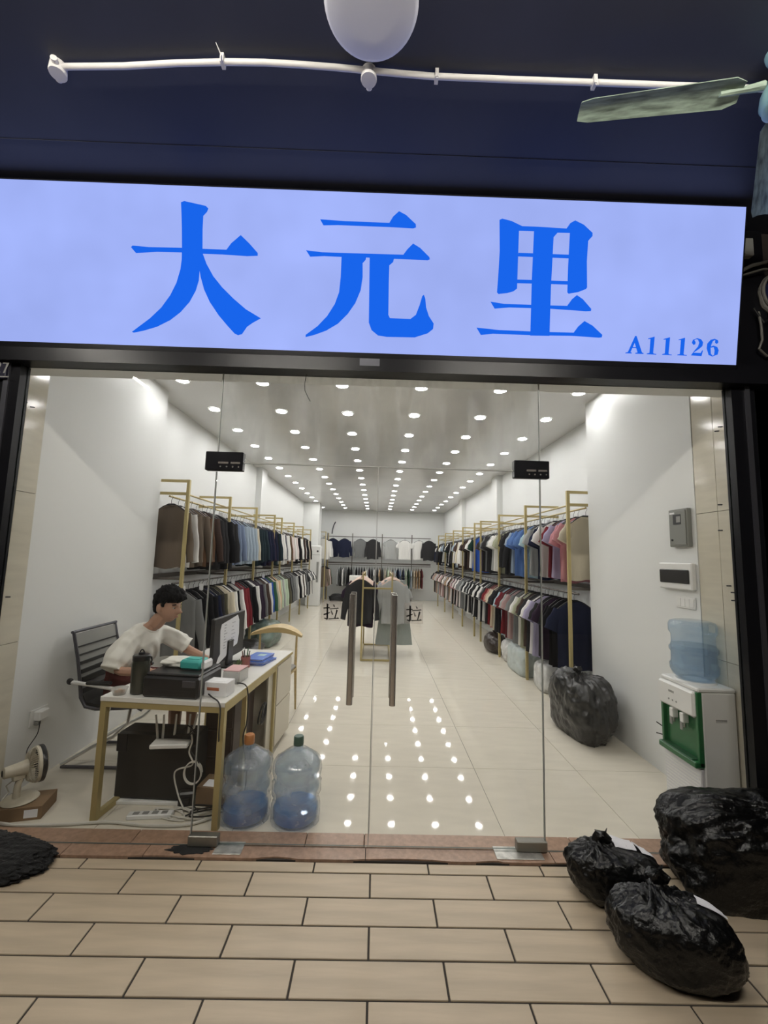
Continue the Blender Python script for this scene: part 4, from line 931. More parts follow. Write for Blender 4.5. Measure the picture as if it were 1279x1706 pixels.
# wall boxes on the pier
def wall_box(name, label, cat, y0, y1, z0, z1, d, m):
    t = thing(name, label, cat, (PXR, (y0+y1)/2, (z0+z1)/2)); return t, y0-(y0+y1)/2, y1-(y0+y1)/2, z0-(z0+z1)/2, z1-(z0+z1)/2
M['box_grey'] = mat('grey_painted_steel', (.22, .225, .205), .45)
t, a, b_, c, d = wall_box('meter_box', 'grey steel electricity meter box on the white pier', 'meter box', .475, .665, 1.75, 2.03, .03, None)
obj('case', MB().bbox(-.035, -.001, a, b_, c, d, .004), M['box_grey'], t)
dr = obj('door', MB().bbox(-.041, -.035, a + .012, b_ - .012, c + .012, d - .012, .003), M['box_grey'], t)
obj('window', MB().box(-.0425, -.041, a + .055, b_ - .055, .025, .10), M['dark_plastic'], dr); obj('lock', MB().tube([(-.041, b_ - .04, c + .05), (-.047, b_ - .04, c + .05)], .008, 10), M['dark_plastic'], dr)
obj('meter_face', MB().box(-.0436, -.0425, a + .06, a + .10, .04, .085), M['grey_plastic'], dr)
obj('rating_label', MB().box(-.0418, -.041, b_ - .07, b_ - .02, d - .035, d - .022), M['paper'], dr)
t, a, b_, c, d = wall_box('breaker_box', 'white breaker box with dark window below the meter box', 'breaker box', .455, .80, 1.435, 1.63, .03, None)
obj('case', MB().bbox(-.04, -.001, a, b_, c, d, .008), M['white_plastic'], t)
obj('window', MB().bbox(-.048, -.040, a + .02, b_ - .02, c + .045, d - .05, .004), mat('smoked_window', (.035, .034, .034), .2), t)
t, a, b_, c, d = wall_box('light_switch', 'white double light switch plate under the breaker box', 'switch', .475, .66, 1.30, 1.385, .01, None)
obj('plate', MB().bbox(-.010, -.001, a, b_, c, d, .002), M['white_plastic'], t)
for k in range(4): obj('rocker', MB().bbox(-.0135, -.010, a + .008 + k*.043, a + .048 + k*.043, c + .012, d - .012, .001), M['white_plastic'], t)

# things above the neighbour's front
tag(obj('cable_coil', MB().tube([(2.53 + .125*math.cos(a), -.03 + .004*math.sin(a*9), 3.35 + .14*math.sin(a)) for a in [2*PI*k/40 for k in range(40)]], .014, 8, closed=True)
   .tube([(2.52 + .115*math.cos(a), -.05, 3.36 + .125*math.sin(a)) for a in [2*PI*k/40 for k in range(40)]], .010, 8, closed=True), M['dull_cable'], smooth=True), 'coil of pale cable hanging on the dark wall beside the shop sign', 'cable')['kind'] = 'thing'
tag(obj('blue_drum', MB().lathe([(.0001, -.03), (.105, -.03), (.108, -.02), (.108, .0), (.0001, .0)], 32, axis='y', c=(2.53, -.01, 3.355)), mat('dark_blue_drum', (.008, .012, .05), .5)), 'dark blue round drum inside the cable coil beside the sign', 'drum')
for k, pts in enumerate(([(2.26, -.04, 3.49), (2.34, -.05, 3.53), (2.55, -.03, 3.60)], [(2.27, -.05, 3.46), (2.40, -.06, 3.50), (2.60, -.04, 3.52)], [(2.36, -.05, 3.215), (2.36, -.06, 3.12), (2.37, -.05, 3.03), (2.345, -.05, 2.97), (2.40, -.04, 2.93), (2.5, -.04, 2.95)], [(2.33, -.05, 3.24), (2.38, -.06, 3.14), (2.44, -.05, 3.18), (2.5, -.05, 3.3)])):
    tag(obj('wall_wire', MB().tube([(x, y - .005, z) for x, y, z in pts], (.012, .007, .007, .006)[k], 7), M['dull_cable'] if k != 3 else M['cable_black'], smooth=True), ('thick pale conduit slanting up beside the sign', 'thin white wire above the cable coil', 'white wire hanging below the cable coil', 'black wire looped under the cable coil')[k], 'wire')
tag(obj('junction_box', MB().bbox(2.27, 2.36, -.06, .0, 3.60, 3.72, .006), M['grey_plastic']), 'grey square junction box at the top corner beside the sign', 'box')
tag(obj('lock_box', MB().bbox(2.40, 2.47, -.06, .0, 2.21, 2.30, .008), M['grey_metal']), 'small grey box on the black wall beside the frame', 'box')
# ------------------------------------------------------------------ desk corner
dk_rot = math.radians(-5.0)
DK = thing('desk', 'white topped desk with square gold legs just behind the glass', 'desk', (-.888, .125, 0), dk_rot)
def dw(x, y, z=0):           # desk frame -> world
    c, s = math.cos(dk_rot), math.sin(dk_rot); return (-.888 + x*c - y*s, .125 + x*s + y*c, z)
W_, L_, DH = -.79, 1.40, .72
obj('desk_top', MB().bbox(W_, 0, 0, L_, DH - .028, DH, .002), M['desk_top'], DK)
obj('edge_band', MB().box(0, .003, .0, L_, DH - .025, DH - .004), M['gold'], DK)
for x in (W_ + .02, -.02):
    obj('leg', MB().bar((x, .022, 0), (x, .022, DH - .028), .036), M['gold'], DK)
obj('leg', MB().bar((W_ + .02, L_ - .02, 0), (W_ + .02, L_ - .02, DH - .028), .036), M['gold'], DK)
obj('rail', MB().bar((W_ + .036, .022, DH - .046), (-.036, .022, DH - .046), .034), M['gold'], DK)
obj('rail', MB().bar((W_ + .02, .04, DH - .046), (W_ + .02, L_ - .036, DH - .046), .034), M['gold'], DK)
obj('rail', MB().bar((-.02, .04, DH - .046), (-.02, L_ - .45, DH - .046), .034), M['gold'], DK)
obj('floor_rail', MB().bar((W_ + .02, .04, .018), (W_ + .02, .50, .018), .034), M['gold'], DK)
obj('leg', MB().bar((-.02, .36, 0), (-.02, .36, DH - .06), .03), M['gold'], DK)
obj('back_panel', MB().box(-.034, -.022, .83, L_ - .45, .03, DH - .06), M['panel_cream'], DK)
# pedestal cabinet at the far end
ped = obj('pedestal', MB().bbox(-.30, -.012, L_ - .44, L_ - .02, .03, DH - .03, .003), M['panel_cream'], DK)
for x, y in ((-.015, L_ - .45), (-.29, L_ - .45)): obj('pedestal_edge', MB().bar((x, y, 0), (x, y, DH - .028), .026), M['gold'], ped)
obj('pedestal_edge', MB().bar((-.29, L_ - .45, .02), (-.015, L_ - .45, .02), .026), M['gold'], ped)
for z0, z1 in ((.05, .36), (.37, DH - .04)): obj('drawer', MB().bbox(-.012, .002, L_ - .42, L_ - .03, z0, z1, .002), M['panel_cream'], ped)

# black box under the desk with router on top
bx = thing('black_case', 'large black flat case standing on white foam under the desk', 'case', (-1.395, .46, .022), math.radians(-3))
obj('case_body', MB().bbox(-.265, .265, -.075, .09, 0, .41, .012), mat('dull_black_case', (.012, .012, .0115), .55), bx)
obj('side_rim', MB().bbox(-.268, -.20, -.078, -.074, .29, .40, .001), M['dark_plastic'], bx)
tag(obj('foam_sheet', MB().bbox(-1.68, -1.20, .37, .66, .0005, .021, .003), M['foam']), 'white foam sheet on the floor under the black case', 'foam sheet')
ro = thing('router', 'white wireless router with upright aerials on the black case', 'router', (-1.29, .338, .375), math.radians(6))
obj('router_body', MB().bbox(-.115, .115, -.045, .055, 0, .028, .006), M['white_plastic'], ro)
for x, dx in ((-.10, -.025), (-.07, -.004), (0.0, .004), (.085, .006), (.105, .03)):
    obj('aerial', MB().tube([(x, .05, .02), (x + dx*.5, .055, .10), (x + dx, .055, .175)], [.008, .0075, .006], 8), M['white_plastic'], ro, smooth=True)
def cable(name, label, pts, r, m, sub=8):
    # smooth path through the points
    P = [Vector(p) for p in pts]; out = []
    for i in range(len(P) - 1):
        p0, p1, p2, p3 = P[max(i-1, 0)], P[i], P[i+1], P[min(i+2, len(P)-1)]
        for k in range(sub):
            t = k / sub; out.append(.5 * ((2*p1) + (p2-p0)*t + (2*p0-5*p1+4*p2-p3)*t*t + (3*p1-p0-3*p2+p3)*t**3))
    out.append(P[-1])
    return tag(obj(name, MB().tube(out, r, 7), m, smooth=True), label, 'cable')
rq = random.Random(3)
cable('power_cable', 'long pale power cable lying along the inner edge of the sill', [(-2.3, .17, .02), (-2.1, .13, .02), (-2.0, .128, .018), (-1.8, .15, .012), (-1.55, .18, .012), (-1.3, .155, .012), (-1.08, .17, .012), (-.95, .24, .02)], .0085, M['cable_white'])
cable('power_cable', 'white looping cable hanging over the black case', [(-1.18, .37, .45), (-1.16, .35, .40), (-1.17, .34, .34), (-1.14, .33, .27), (-1.25, .34, .22), (-1.22, .33, .10), (-1.16, .30, .02)], .005, M['cable_white'])
cable('power_cable', 'coiled white cable below the router', [(-1.13 + .055*math.cos(a), .335 - a*.002, .225 + .065*math.sin(a)) for a in [k*.55 for k in range(26)]], .004, M['cable_white'], 3)
cable('power_cable', 'black cable dropping from the white box over the desk edge', [(-1.06, .27, .735), (-1.0, .2, .73), (-.93, .123, .728), (-.905, .098, .69), (-.905, .10, .56), (-.93, .19, .42)], .0045, M['cable_black'])
cable('power_cable', 'black cable hanging off the desk edge by the clear box', [(-.935, .47, .735), (-.87, .45, .728), (-.845, .44, .66), (-.84, .43, .5), (-.85, .40, .40), (-.83, .45, .2), (-.84, .48, .03)], .0045, M['cable_black'])
cable('power_cable', 'tangled black cables behind the router', [(-1.24, .37, .47), (-1.20, .35, .50), (-1.16, .36, .46), (-1.20, .34, .43), (-1.14, .35, .48), (-1.12, .34, .40), (-1.16, .34, .35), (-1.10, .33, .28), (-1.13, .33, .2)], .004, M['cable_black'])
cable('cable_coil', 'black cable coil hanging on the cream desk panel', [(-.845 + .012*math.sin(a*.5), .86 + .085*math.cos(a) , .40 + .05*math.sin(a) + .03*math.cos(a)) for a in [k*.6 for k in range(42)]], .006, M['cable_black'], 2)
for k in range(3):
    cable('power_cable', ('white cable tangle on the floor by the cardboard box', 'grey cable loop on the floor before the foam sheet', 'black cable loop on the floor by the gold desk leg')[k],
          [(-1.25 + .12*k + .11*math.cos(a*1.3 + k) + .03*rq.uniform(-1, 1), .27 + .06*math.sin(a) , .008 + .012*k) for a in [j*.7 for j in range(16)]], .0045, (M['cable_white'], M['cable_white'], M['cable_black'])[k], 4)
ps = thing('power_strip', 'white power strip lying on the floor among the cables', 'power strip', (-1.34, .25, .001), .1)
obj('strip_body', MB().bbox(-.13, .13, -.025, .025, 0, .026, .004), M['white_plastic'], ps)
for k in range(4): obj('socket', MB().box(-.10 + k*.055, -.065 + k*.055, -.014, .014, .026, .0275), M['grey_plastic'], ps)
pw = thing('power_adapter', 'black power brick on the floor beside the foam sheet', 'adapter', (-1.17, .36, .0), .2); obj('adapter_body', MB().bbox(-.05, .05, -.03, .03, 0, .10, .01), M['dark_plastic'], pw); obj('plug', MB().box(-.02, .02, -.045, -.03, .03, .07), M['dark_plastic'], pw)
cb = thing('cardboard_box', 'brown cardboard box on the floor under the desk by the gold leg', 'box', (-1.02, .40, 0), -.1)
obj('carton', MB().bbox(-.085, .085, -.065, .10, 0, .13, .002), M['card'], cb); obj('flap', MB().box(-.05, .05, -.05, .03, .130, .1315), M['paper'], cb)

du = thing('drawer_unit', 'dark brown drawer unit under the desk behind the cardboard box', 'drawer unit', (-1.03, .72, 0), math.radians(-5))
M['dark_wood'] = mat('dark_brown_wood', (.045, .026, .018), .45, var=(6, .25, (1, 1, 5)))
obj('carcass', MB().bbox(-.12, .085, -.17, .19, 0, .60, .004), M['dark_wood'], du)
for z in (.03, .22, .41): obj('drawer', MB().bbox(-.112, .078, -.182, -.171, z, z + .17, .003), M['dark_wood'], du)
# desk things
pr = thing('printer', 'black box printer on the desk beside the tumbler', 'printer', (-1.235, .315, DH), math.radians(-6))
obj('printer_body', MB().bbox(-.18, .18, -.14, .17, .0, .125, .012), M['dark_plastic'], pr)
obj('lid', MB().bbox(-.172, .172, -.12, .165, .126, .142, .006), mat('satin_black_lid', (.022, .022, .024), .35), pr)
obj('paper_slot', MB().box(-.14, .14, -.142, -.138, .03, .05), M['soft_black'], pr)
obj('control_panel', MB().bbox(.08, .165, -.146, -.138, .07, .11, .003), M['grey_metal'], pr)
tb = thing('tissue_pack', 'teal and white tissue pack lying on the printer', 'tissue pack', (-1.16, .33, DH + .1425), math.radians(-8))
obj('pack_body', MB().bbox(-.085, .06, -.06, .06, 0, .062, .014), M['teal'], tb, smooth=True); obj('pack_end', MB().bbox(.0605, .085, -.058, .058, .001, .060, .012), M['paper'], tb); obj('flap_seal', MB().bbox(-.055, .035, -.03, .03, .0625, .066, .001), M['teal'], tb)
wc = bag('white_cloth', 'crumpled cream cloth on the printer behind the teal pack', 'cloth', (-1.30, .39, DH + .143), (.10, .075, .028), 71, M['tee_white'], kn=False, box=2.5, pleat=0, lump=.2, wr=.08, sub=4)
tm_ = thing('tumbler', 'dark smoky plastic water bottle with black lid on the desk edge', 'bottle', (-1.485, .27, DH))
obj('bottle_body', MB().lathe([(.0001, .002), (.044, 0), (.050, .006), (.051, .02), (.053, .15), (.054, .185), (.047, .205)], 28), M['smoke'], tm_, smooth=True)
obj('lid', MB().lathe([(.051, .203), (.052, .23), (.046, .236), (.02, .238), (.018, .25), (.0001, .251)], 28), M['dark_plastic'], tm_, smooth=True)
obj('strap', MB().tube([(.044, 0, .225), (.062, 0, .222), (.066, 0, .20), (.06, 0, .185)], .005, 8), M['dark_plastic'], tm_, smooth=True)
obj('lid_loop', MB().tube([(.012 * math.cos(a) , 0, .25 + .016 * math.sin(a)) for a in [PI*k/8 for k in range(9)]], .004, 6), M['dark_plastic'], tm_)
sn = thing('snack_tub', 'small clear tub of biscuits at the desk corner', 'tub', (-1.585, .235, DH))
obj('tub', MB().lathe([(.0001, .001), (.034, 0), (.046, .038), (.049, .04)], 20), M['clear_box'], sn, smooth=True)
for k in range(6): obj('biscuit', MB().ell((.018*math.cos(k*1.05), .018*math.sin(k*1.05), .014 + .004*(k % 3)), (.014, .012, .009), 8, 6), mat('biscuit', (.55, .33, .18), .7) if k == 0 else bpy.data.materials['biscuit'], sn, smooth=True)
wb = thing('white_box', 'white carton with a rust brown stripe at the desk front corner', 'box', (-.985, .275, DH), math.radians(-8))
obj('carton', MB().bbox(-.075, .075, -.045, .065, 0, .085, .003), M['paper'], wb); obj('stripe', MB().box(-.055, .025, -.0462, -.045, .036, .054), M['orange_red'], wb); obj('tuck_flap', MB().box(-.05, .05, -.02, .045, .085, .0865), M['paper'], wb)
cx = thing('clear_case', 'clear plastic case with pink papers on the desk behind the white carton', 'box', (-.975, .56, DH), math.radians(-6))
obj('case_shell', MB().bbox(-.06, .06, -.08, .08, 0, .085, .008), M['clear_box'], cx); obj('pink_paper', MB().bbox(-.058, .058, -.078, .078, .0855, .092, .002), M['pink'], cx)
pc = thing('pen_cup', 'dusty red pen cup full of pens on the desk by the blue folders', 'cup', (-1.02, .92, DH))
obj('cup', MB().lathe([(.0001, .001), (.034, 0), (.037, .085), (.033, .085), (.030, .01), (.0001, .008)], 20), mat('dusty_red_cup', (.30, .10, .09), .4), pc, smooth=True)
for k in range(6):
    a = k * 1.05; obj('pen', MB().tube([(.012*math.cos(a), .012*math.sin(a), .012), (.028*math.cos(a+.3), .028*math.sin(a+.3), .125 + .012*(k % 3))], .004, 6), (M['dark_plastic'], M['orange_red'], M['white_plastic'], M['maroon'], M['dark_plastic'], M['green_plastic'])[k], pc)
for k in range(3):
    bf = thing('folder', ('blue plastic folder with a pale sticker, topmost of the stack on the desk', 'blue plastic folder in the middle of the stack on the desk', 'blue plastic folder at the bottom of the stack on the desk')[k], 'folder', (-.965 + .008*k, 1.10 + (.015, -.01, .0)[k], DH + .0305 - .015*k), math.radians((-9, -3, -14)[k]), 'blue folders stacked on the desk')
    obj('cover', MB().bbox(-.082, .082, -.125, .125, 0, .003, .001).bbox(-.082, .082, -.125, .125, .011, .0145, .001).box(-.082, -.079, -.125, .125, .002, .012), M['blue_folder'], bf)['kind'] = 'stuff'
    obj('sheets', MB().box(-.078, .076, -.118, .118, .0035, .0105), M['paper'], bf)
    if k == 0: obj('sticker', MB().box(-.02, .04, .0, .07, .0146, .0152), mat('pale_sticker', (.45, .62, .60), .6), bf)
mo = thing('monitor', 'black computer monitor seen from behind with a paper sheet taped on it', 'monitor', (-1.19, .98, DH), math.radians(-4))
obj('screen_back', MB().bbox(-.012, .016, -.29, .29, .05, .40, .006), mat('matte_monitor', (.030, .028, .028), .5), mo)
obj('screen', MB().box(-.0135, -.012, -.28, .28, .065, .39), mat('dark_screen', (.02, .025, .035), .1), mo)
obj('stand', MB().bbox(.004, .03, -.05, .05, .012, .20, .006), M['dark_plastic'], mo); obj('base', MB().bbox(-.07, .10, -.11, .11, 0, .012, .005), M['dark_plastic'], mo)
ppr = obj('paper_sheet', MB().prism([(-.19, .30), (-.17, .345), (.13, .378), (.165, .33), (.175, .22), (.15, .14), (-.04, .112), (-.06, .085), (-.24, .045), (-.20, .10), (-.17, .12)], lambda u, v, w: (w, u, v), .0165, .0180), M['paper'], mo)
mk = MB()
rk = random.Random(9)
for k in range(9): mk.box(.0180, .0184, -.12 + .0, -.12 + rk.uniform(.02, .06), .325 - .022*k, .333 - .022*k)
for k in range(6): mk.box(.0180, .0184, .02, .02 + rk.uniform(.03, .09), .325 - .03*k, .331 - .03*k)
obj('printed_lines', mk, mat('pale_print', (.50, .50, .51), .8), ppr)['kind'] = 'stuff'
sh = thing('paper_stack', 'white stack of paper on the desk before the person', 'paper', (-1.33, .78, DH), math.radians(-8)); obj('sheets', MB().bbox(-.15, .12, -.10, .10, 0, .03, .002), M['paper'], sh); obj('top_sheet', MB().box(-.14, .12, -.09, .105, .0302, .0312), M['paper'], sh)
pt = thing('desk_plant', 'tiny pot plant on the desk by the monitor base', 'plant', (-1.02, .755, DH))
obj('pot', MB().lathe([(.0001, .001), (.024, 0), (.03, .04), (.026, .04), (.0001, .034)], 16), M['white_plastic'], pt, smooth=True)
fo = MB()
for k in range(26):
    a = rq.uniform(0, 6.3); e = rq.uniform(.1, 1.2); r = rq.uniform(.025, .05); c = Vector((r*math.cos(a)*math.cos(e), r*math.sin(a)*math.cos(e), .045 + r*math.sin(e))); u = Vector((-math.sin(a), math.cos(a), 0)) * .008; d = c.normalized() * .016
    fo.add([c - d, c + u, c + d, c - u, c + Vector((0, 0, .002))], [(0,1,4),(1,2,4),(2,3,4),(3,0,4)])
obj('foliage', fo, mat('plant_leaf', (.10, .14, .05), .6), pt)['kind'] = 'stuff'

# little fan on a carton by the jamb
cf = thing('cardboard_box', 'flat brown cardboard box on the floor carrying the white fan', 'box', (-2.12, .27, 0), .25)
obj('carton', MB().bbox(-.12, .13, -.09, .10, 0, .075, .002), M['card'], cf); obj('label', MB().box(.04, .11, -.0912, -.09, .015, .06), M['label'], cf)
fn = thing('desk_fan', 'small yellowed white desk fan on the flat cardboard box, turned to the wall', 'fan', (-2.15, .27, .076), math.radians(52))
obj('base', MB().lathe([(.0001, .022), (.05, .022), (.085, .016), (.095, .005), (.09, 0), (.0001, 0)], 32), M['cream_plastic'], fn, smooth=True)
obj('neck', MB().tube([(-.02, 0, .02), (-.02, 0, .09), (-.01, 0, .13)], [.022, .018, .02], 12), M['cream_plastic'], fn, smooth=True)
obj('motor_housing', MB().lathe([(.0001, -.10), (.022, -.10), (.032, -.092), (.037, -.04), (.042, 0), (.045, .02), (.0001, .022)], 24, axis='x', c=(0, 0, .185)).bbox(-.05, .01, -.022, .022, .125, .16, .005), M['cream_plastic'], fn, smooth=True)['kind'] = 'stuff'
obj('motor_vent', MB().lathe([(.0001, -.1015), (.018, -.1015), (.018, -.0995)], 16, axis='x', c=(0, 0, .185)), M['soft_black'], fn)
cage = MB()
cage.lathe([(.100, .05), (.105, .055), (.105, .072), (.10, .076)], 40, axis='x', c=(0, 0, .185), cap=False)
for k in range(44):
    a = 2*PI*k/44; ca_, sa = math.cos(a), math.sin(a)
    cage.tube([(.018, .045*ca_, .185 + .045*sa), (.020, .08*ca_, .185 + .08*sa), (.05, .101*ca_, .185 + .101*sa)], .0016, 4)
    cage.tube([(.076, .101*ca_, .185 + .101*sa), (.105, .08*ca_, .185 + .08*sa), (.112, .03*ca_, .185 + .03*sa)], .0016, 4)
obj('cage', cage, M['cream_plastic'], fn)['kind'] = 'stuff'
obj('rim', MB().lathe([(.106, .070), (.108, .074), (.108, .092), (.100, .096)], 40, axis='x', c=(0, 0, .185), cap=False), M['dark_plastic'], fn, smooth=True)
bl = MB()
for k in range(3):
    a0 = 2*PI*k/3; pts = []
    for i in range(7):
        t = i/6; r = .02 + .07*t; 
        for w, dx in ((-.5, -.012), (.5, .012)): pts.append((.045 + dx, r*math.cos(a0 + w*(.9 - .2*t)), .185 + r*math.sin(a0 + w*(.9 - .2*t))))
    m0 = len(pts); pts += [(x + .002, y, z) for x, y, z in pts]; fs = []
    for i in range(6):
        A = 2*i; fs += [(A, A+1, A+3, A+2), (m0+A, m0+A+2, m0+A+3, m0+A+1)]
    b_ = obj('fan_blade', MB().add(pts, fs), M['cream_plastic'], fn, smooth=True)
obj('cord', MB().tube([(-.04, 0, .13), (-.07, .02, .10), (-.05, .04, .05), (-.08, .03, .02)], .004, 6), M['cable_white'], fn, smooth=True)
so = thing('wall_socket', 'white wall socket with a white plug low on the pier', 'socket', (PXL, .61, .44))
obj('plate', MB().bbox(.001, .010, -.075, .075, -.055, .055, .002), M['white_plastic'], so); obj('plug', MB().bbox(.010, .055, -.05, .035, -.02, .045, .006), M['white_plastic'], so); obj('plug', MB().bbox(.010, .04, -.045, -.012, -.05, -.024, .004), M['grey_plastic'], so)
cable('power_cable', 'thin dark cable dropping from the wall socket to the fan', [(-2.32, .585, .42), (-2.31, .56, .34), (-2.32, .50, .26), (-2.25, .42, .2), (-2.2, .34, .15), (-2.22, .30, .10)], .003, M['cable_black'])

# ------------------------------------------------------------------ chairs
ch = thing('office_chair', 'office chair with grey mesh back and chrome sled frame behind the desk', 'chair', (-1.97, 1.0, 0))
prof = [(-.30, .99), (-.25, .80), (-.215, .62), (-.20, .52), (-.16, .455), (-.08, .44), (.12, .45), (.22, .46), (.26, .44)]
for y in (-.245, .245): obj('side_tube', MB().tube([(x, y, z) for x, z in prof], .012, 10), M['grey_metal'], ch, smooth=True)
obj('top_tube', MB().tube([(-.30, -.26, .99), (-.30, .26, .99)], .012, 10), M['grey_metal'], ch, smooth=True)
M['mesh_back'] = clear('grey_mesh', (.75, .75, .73), .02, (.55, .55, .54), .5)
def strip(a, b, t0=.0): 
    return MB().add([(a[0], -.233, a[1]), (a[0], .233, a[1]), (b[0], .233, b[1]), (b[0], -.233, b[1]), (a[0]+.008, -.233, a[1]), (a[0]+.008, .233, a[1]), (b[0]+.008, .233, b[1]), (b[0]+.008, -.233, b[1])], [(0,1,2,3),(7,6,5,4),(0,4,5,1),(1,5,6,2),(2,6,7,3),(3,7,4,0)])
obj('mesh_panel', strip((-.298, .975), (-.208, .58)), M['mesh_back'], ch)
for z, h in ((.88, .008), (.82, .010), (.76, .022), (.70, .03), (.64, .04)):
    x = -.30 + (.99 - z) * .23; obj('back_strip', MB().box(x - .002, x + .016, -.235, .235, z - h/2, z + h/2), M['soft_black'], ch)
seatp = [(-.212, .60), (-.198, .52), (-.16, .462), (-.08, .447), (.12, .457), (.22, .467), (.258, .447)]
mb = MB(); vs = [(x, y, z + dz) for x, z in seatp for y in (-.235, .235) for dz in (-.01, .022)]
fs = []
for i in range(len(seatp) - 1):
    a = 4*i; fs += [(a, a+4, a+6, a+2), (a+1, a+3, a+7, a+5), (a, a+1, a+5, a+4), (a+2, a+6, a+7, a+3)]
fs += [(0, 2, 3, 1), (4*(len(seatp)-1), 4*(len(seatp)-1)+1, 4*(len(seatp)-1)+3, 4*(len(seatp)-1)+2)]
obj('seat', mb.add(vs, fs), M['soft_black'], ch)
for y in (-.285, .285):
    obj('armrest', MB().tube([(-.25, y, .64), (-.12, y, .625), (.05, y, .60)], .014, 10), M['white_plastic'], ch, smooth=True)
    obj('arm_pad', MB().bbox(-.14, .04, y - .02, y + .02, .625, .65, .008), M['soft_black'], ch); obj('arm_knob', MB().ell((-.262, y, .645), (.024, .018, .024)), M['dark_plastic'], ch, smooth=True)
    obj('arm_post', MB().tube([(.05, y, .60), (.06, y, .52), (.02, y * .9, .435)], .011, 8), M['chrome'], ch, smooth=True)
    obj('sled_tube', MB().tube([(-.32, y * .72, .016), (.16, y * .72, .014)], .012, 10), M['grey_metal'], ch, smooth=True)
    obj('sled_tube', MB().tube([(-.32, y * .72, .03), (-.1, y * .72, .16), (.04, y * .72, .23), (.14, y * .72, .33), (.15, y * .72, .43)], .012, 10), M['chrome'], ch, smooth=True)
gc = thing('armchair', 'golden chair with bow shaped back rail behind the desk end', 'chair', (-1.03, 2.12, 0), math.radians(-6))
n = 18; vs = []; fs = []
for i in range(n + 1):
    t = i / n * 2 - 1; x = .275 * t; w = .018 + .040 * (1 - t*t); hgt = .014 + .024 * (1 - t * t)
    y = -.10 + .10 * (1 - t * t); z = .768 + .055 * (1 - abs(t) ** 1.8)
    for dy, dz in ((-w, -hgt), (w, -hgt*.3), (w, hgt), (-w, hgt*.4)): vs.append((x, y + dy, z + dz))
for i in range(n):
    a = 4*i
    for k in range(4): fs.append((a + k, a + (k+1) % 4, a + 4 + (k+1) % 4, a + 4 + k))
fs += [(3, 2, 1, 0), (4*n, 4*n+1, 4*n+2, 4*n+3)]
obj('back_rail', MB().add(vs, fs), M['gold_wood'], gc, smooth=True, angle=60)
for x, y in ((-.20, -.04), (.20, -.04)): obj('leg', MB().tube([(x*1.06, y + .03, 0), (x, y, .45), (x, y, .775)], [.010, .016, .010], 10), M['gold_wood'], gc, smooth=True)
for x, y in ((-.20, -.42), (.20, -.42)): obj('leg', MB().tube([(x*1.06, y, 0), (x, y + .01, .44)], [.010, .016], 10), M['gold_wood'], gc, smooth=True)
obj('seat', MB().bbox(-.21, .21, -.45, -.03, .43, .465, .012), mat('grey_seat_pad', (.30, .29, .27), .8), gc)
obj('seat_frame', MB().bar((-.2, -.42, .415), (.2, -.42, .415), .02).bar((-.2, -.04, .415), (.2, -.04, .415), .02).bar((-.2, -.42, .415), (-.2, -.04, .415), .02).bar((.2, -.42, .415), (.2, -.04, .415), .02), M['gold_wood'], gc)['kind'] = 'stuff'

# ------------------------------------------------------------------ far end of the shop
ac = thing('air_conditioner', 'white standing air conditioner in front of the far inner pillar', 'air conditioner', (-2.05, 11.12, 0))
obj('body', MB().bbox(-.22, .22, -.16, .16, 0, 1.92, .02), M['white_plastic'], ac); obj('air_slot', MB().bbox(.10, .17, -.168, -.155, .75, 1.40, .004), M['grey_plastic'], ac)
obj('top_panel_seam', MB().box(-.2, .2, -.1625, -.16, 1.62, 1.63), M['grey_plastic'], ac); obj('badge', MB().tube([(.12, -.16, 1.74), (.12, -.164, 1.74)], .03, 16), M['dark_plastic'], ac)
tag(obj('curved_pipe', MB().tube([(-1.78, 13.57, 2.45), (-1.77, 13.57, 2.6), (-1.72, 13.57, 2.8), (-1.66, 13.57, 2.92)], .022, 8), M['grey_metal'], smooth=True), 'curved grey pipe on the far back wall above the corner rack', 'pipe')
wcb = thing('cabinet', 'white low cabinet behind the aisle rack', 'cabinet', (-.60, 11.4, 0)); obj('carcass', MB().bbox(-.30, .30, -.22, .22, 0, .98, .005), M['desk_top'], wcb)
for x in (-.15, .15): obj('door', MB().bbox(x - .145, x + .145, -.232, -.221, .04, .95, .003), M['desk_top'], wcb)

# ------------------------------------------------------------------ person at the desk
def skin(verts, edges, radii, root, levels=1):
    me = bpy.data.meshes.new('skin'); me.from_pydata(verts, edges, []); o = bpy.data.objects.new('skin_tmp', me); COL.objects.link(o)
    md = o.modifiers.new('s', 'SKIN'); md.use_smooth_shade = True; md.branch_smoothing = .6
    for i, r in enumerate(radii):
        sv = me.skin_vertices[0].data[i]; sv.radius = r if isinstance(r, tuple) else (r, r); sv.use_root = (i == root)
    if levels:
        sd = o.modifiers.new('d', 'SUBSURF'); sd.levels = levels; sd.render_levels = levels
    dg = bpy.context.evaluated_depsgraph_get(); me2 = bpy.data.meshes.new_from_object(o.evaluated_get(dg)); bpy.data.objects.remove(o); return me2
def fuse(name, meshes, voxel, mods=()):
    bm = bmesh.new()
    for me, mx in meshes:
        b0 = len(bm.verts); t = me.copy(); t.transform(mx); bm.from_mesh(t); bpy.data.meshes.remove(t)
    me = bpy.data.meshes.new(name); bm.to_mesh(me); bm.free(); o = bpy.data.objects.new('fuse_tmp', me); COL.objects.link(o)
    r = o.modifiers.new('r', 'REMESH'); r.mode = 'VOXEL'; r.voxel_size = voxel; r.use_smooth_shade = True
    s = o.modifiers.new('c', 'SMOOTH'); s.iterations = 2; s.factor = .5
    dg = bpy.context.evaluated_depsgraph_get(); me2 = bpy.data.meshes.new_from_object(o.evaluated_get(dg)); bpy.data.objects.remove(o); me2.name = name; me2.shade_smooth(); return me2
I = Matrix.Identity(4)
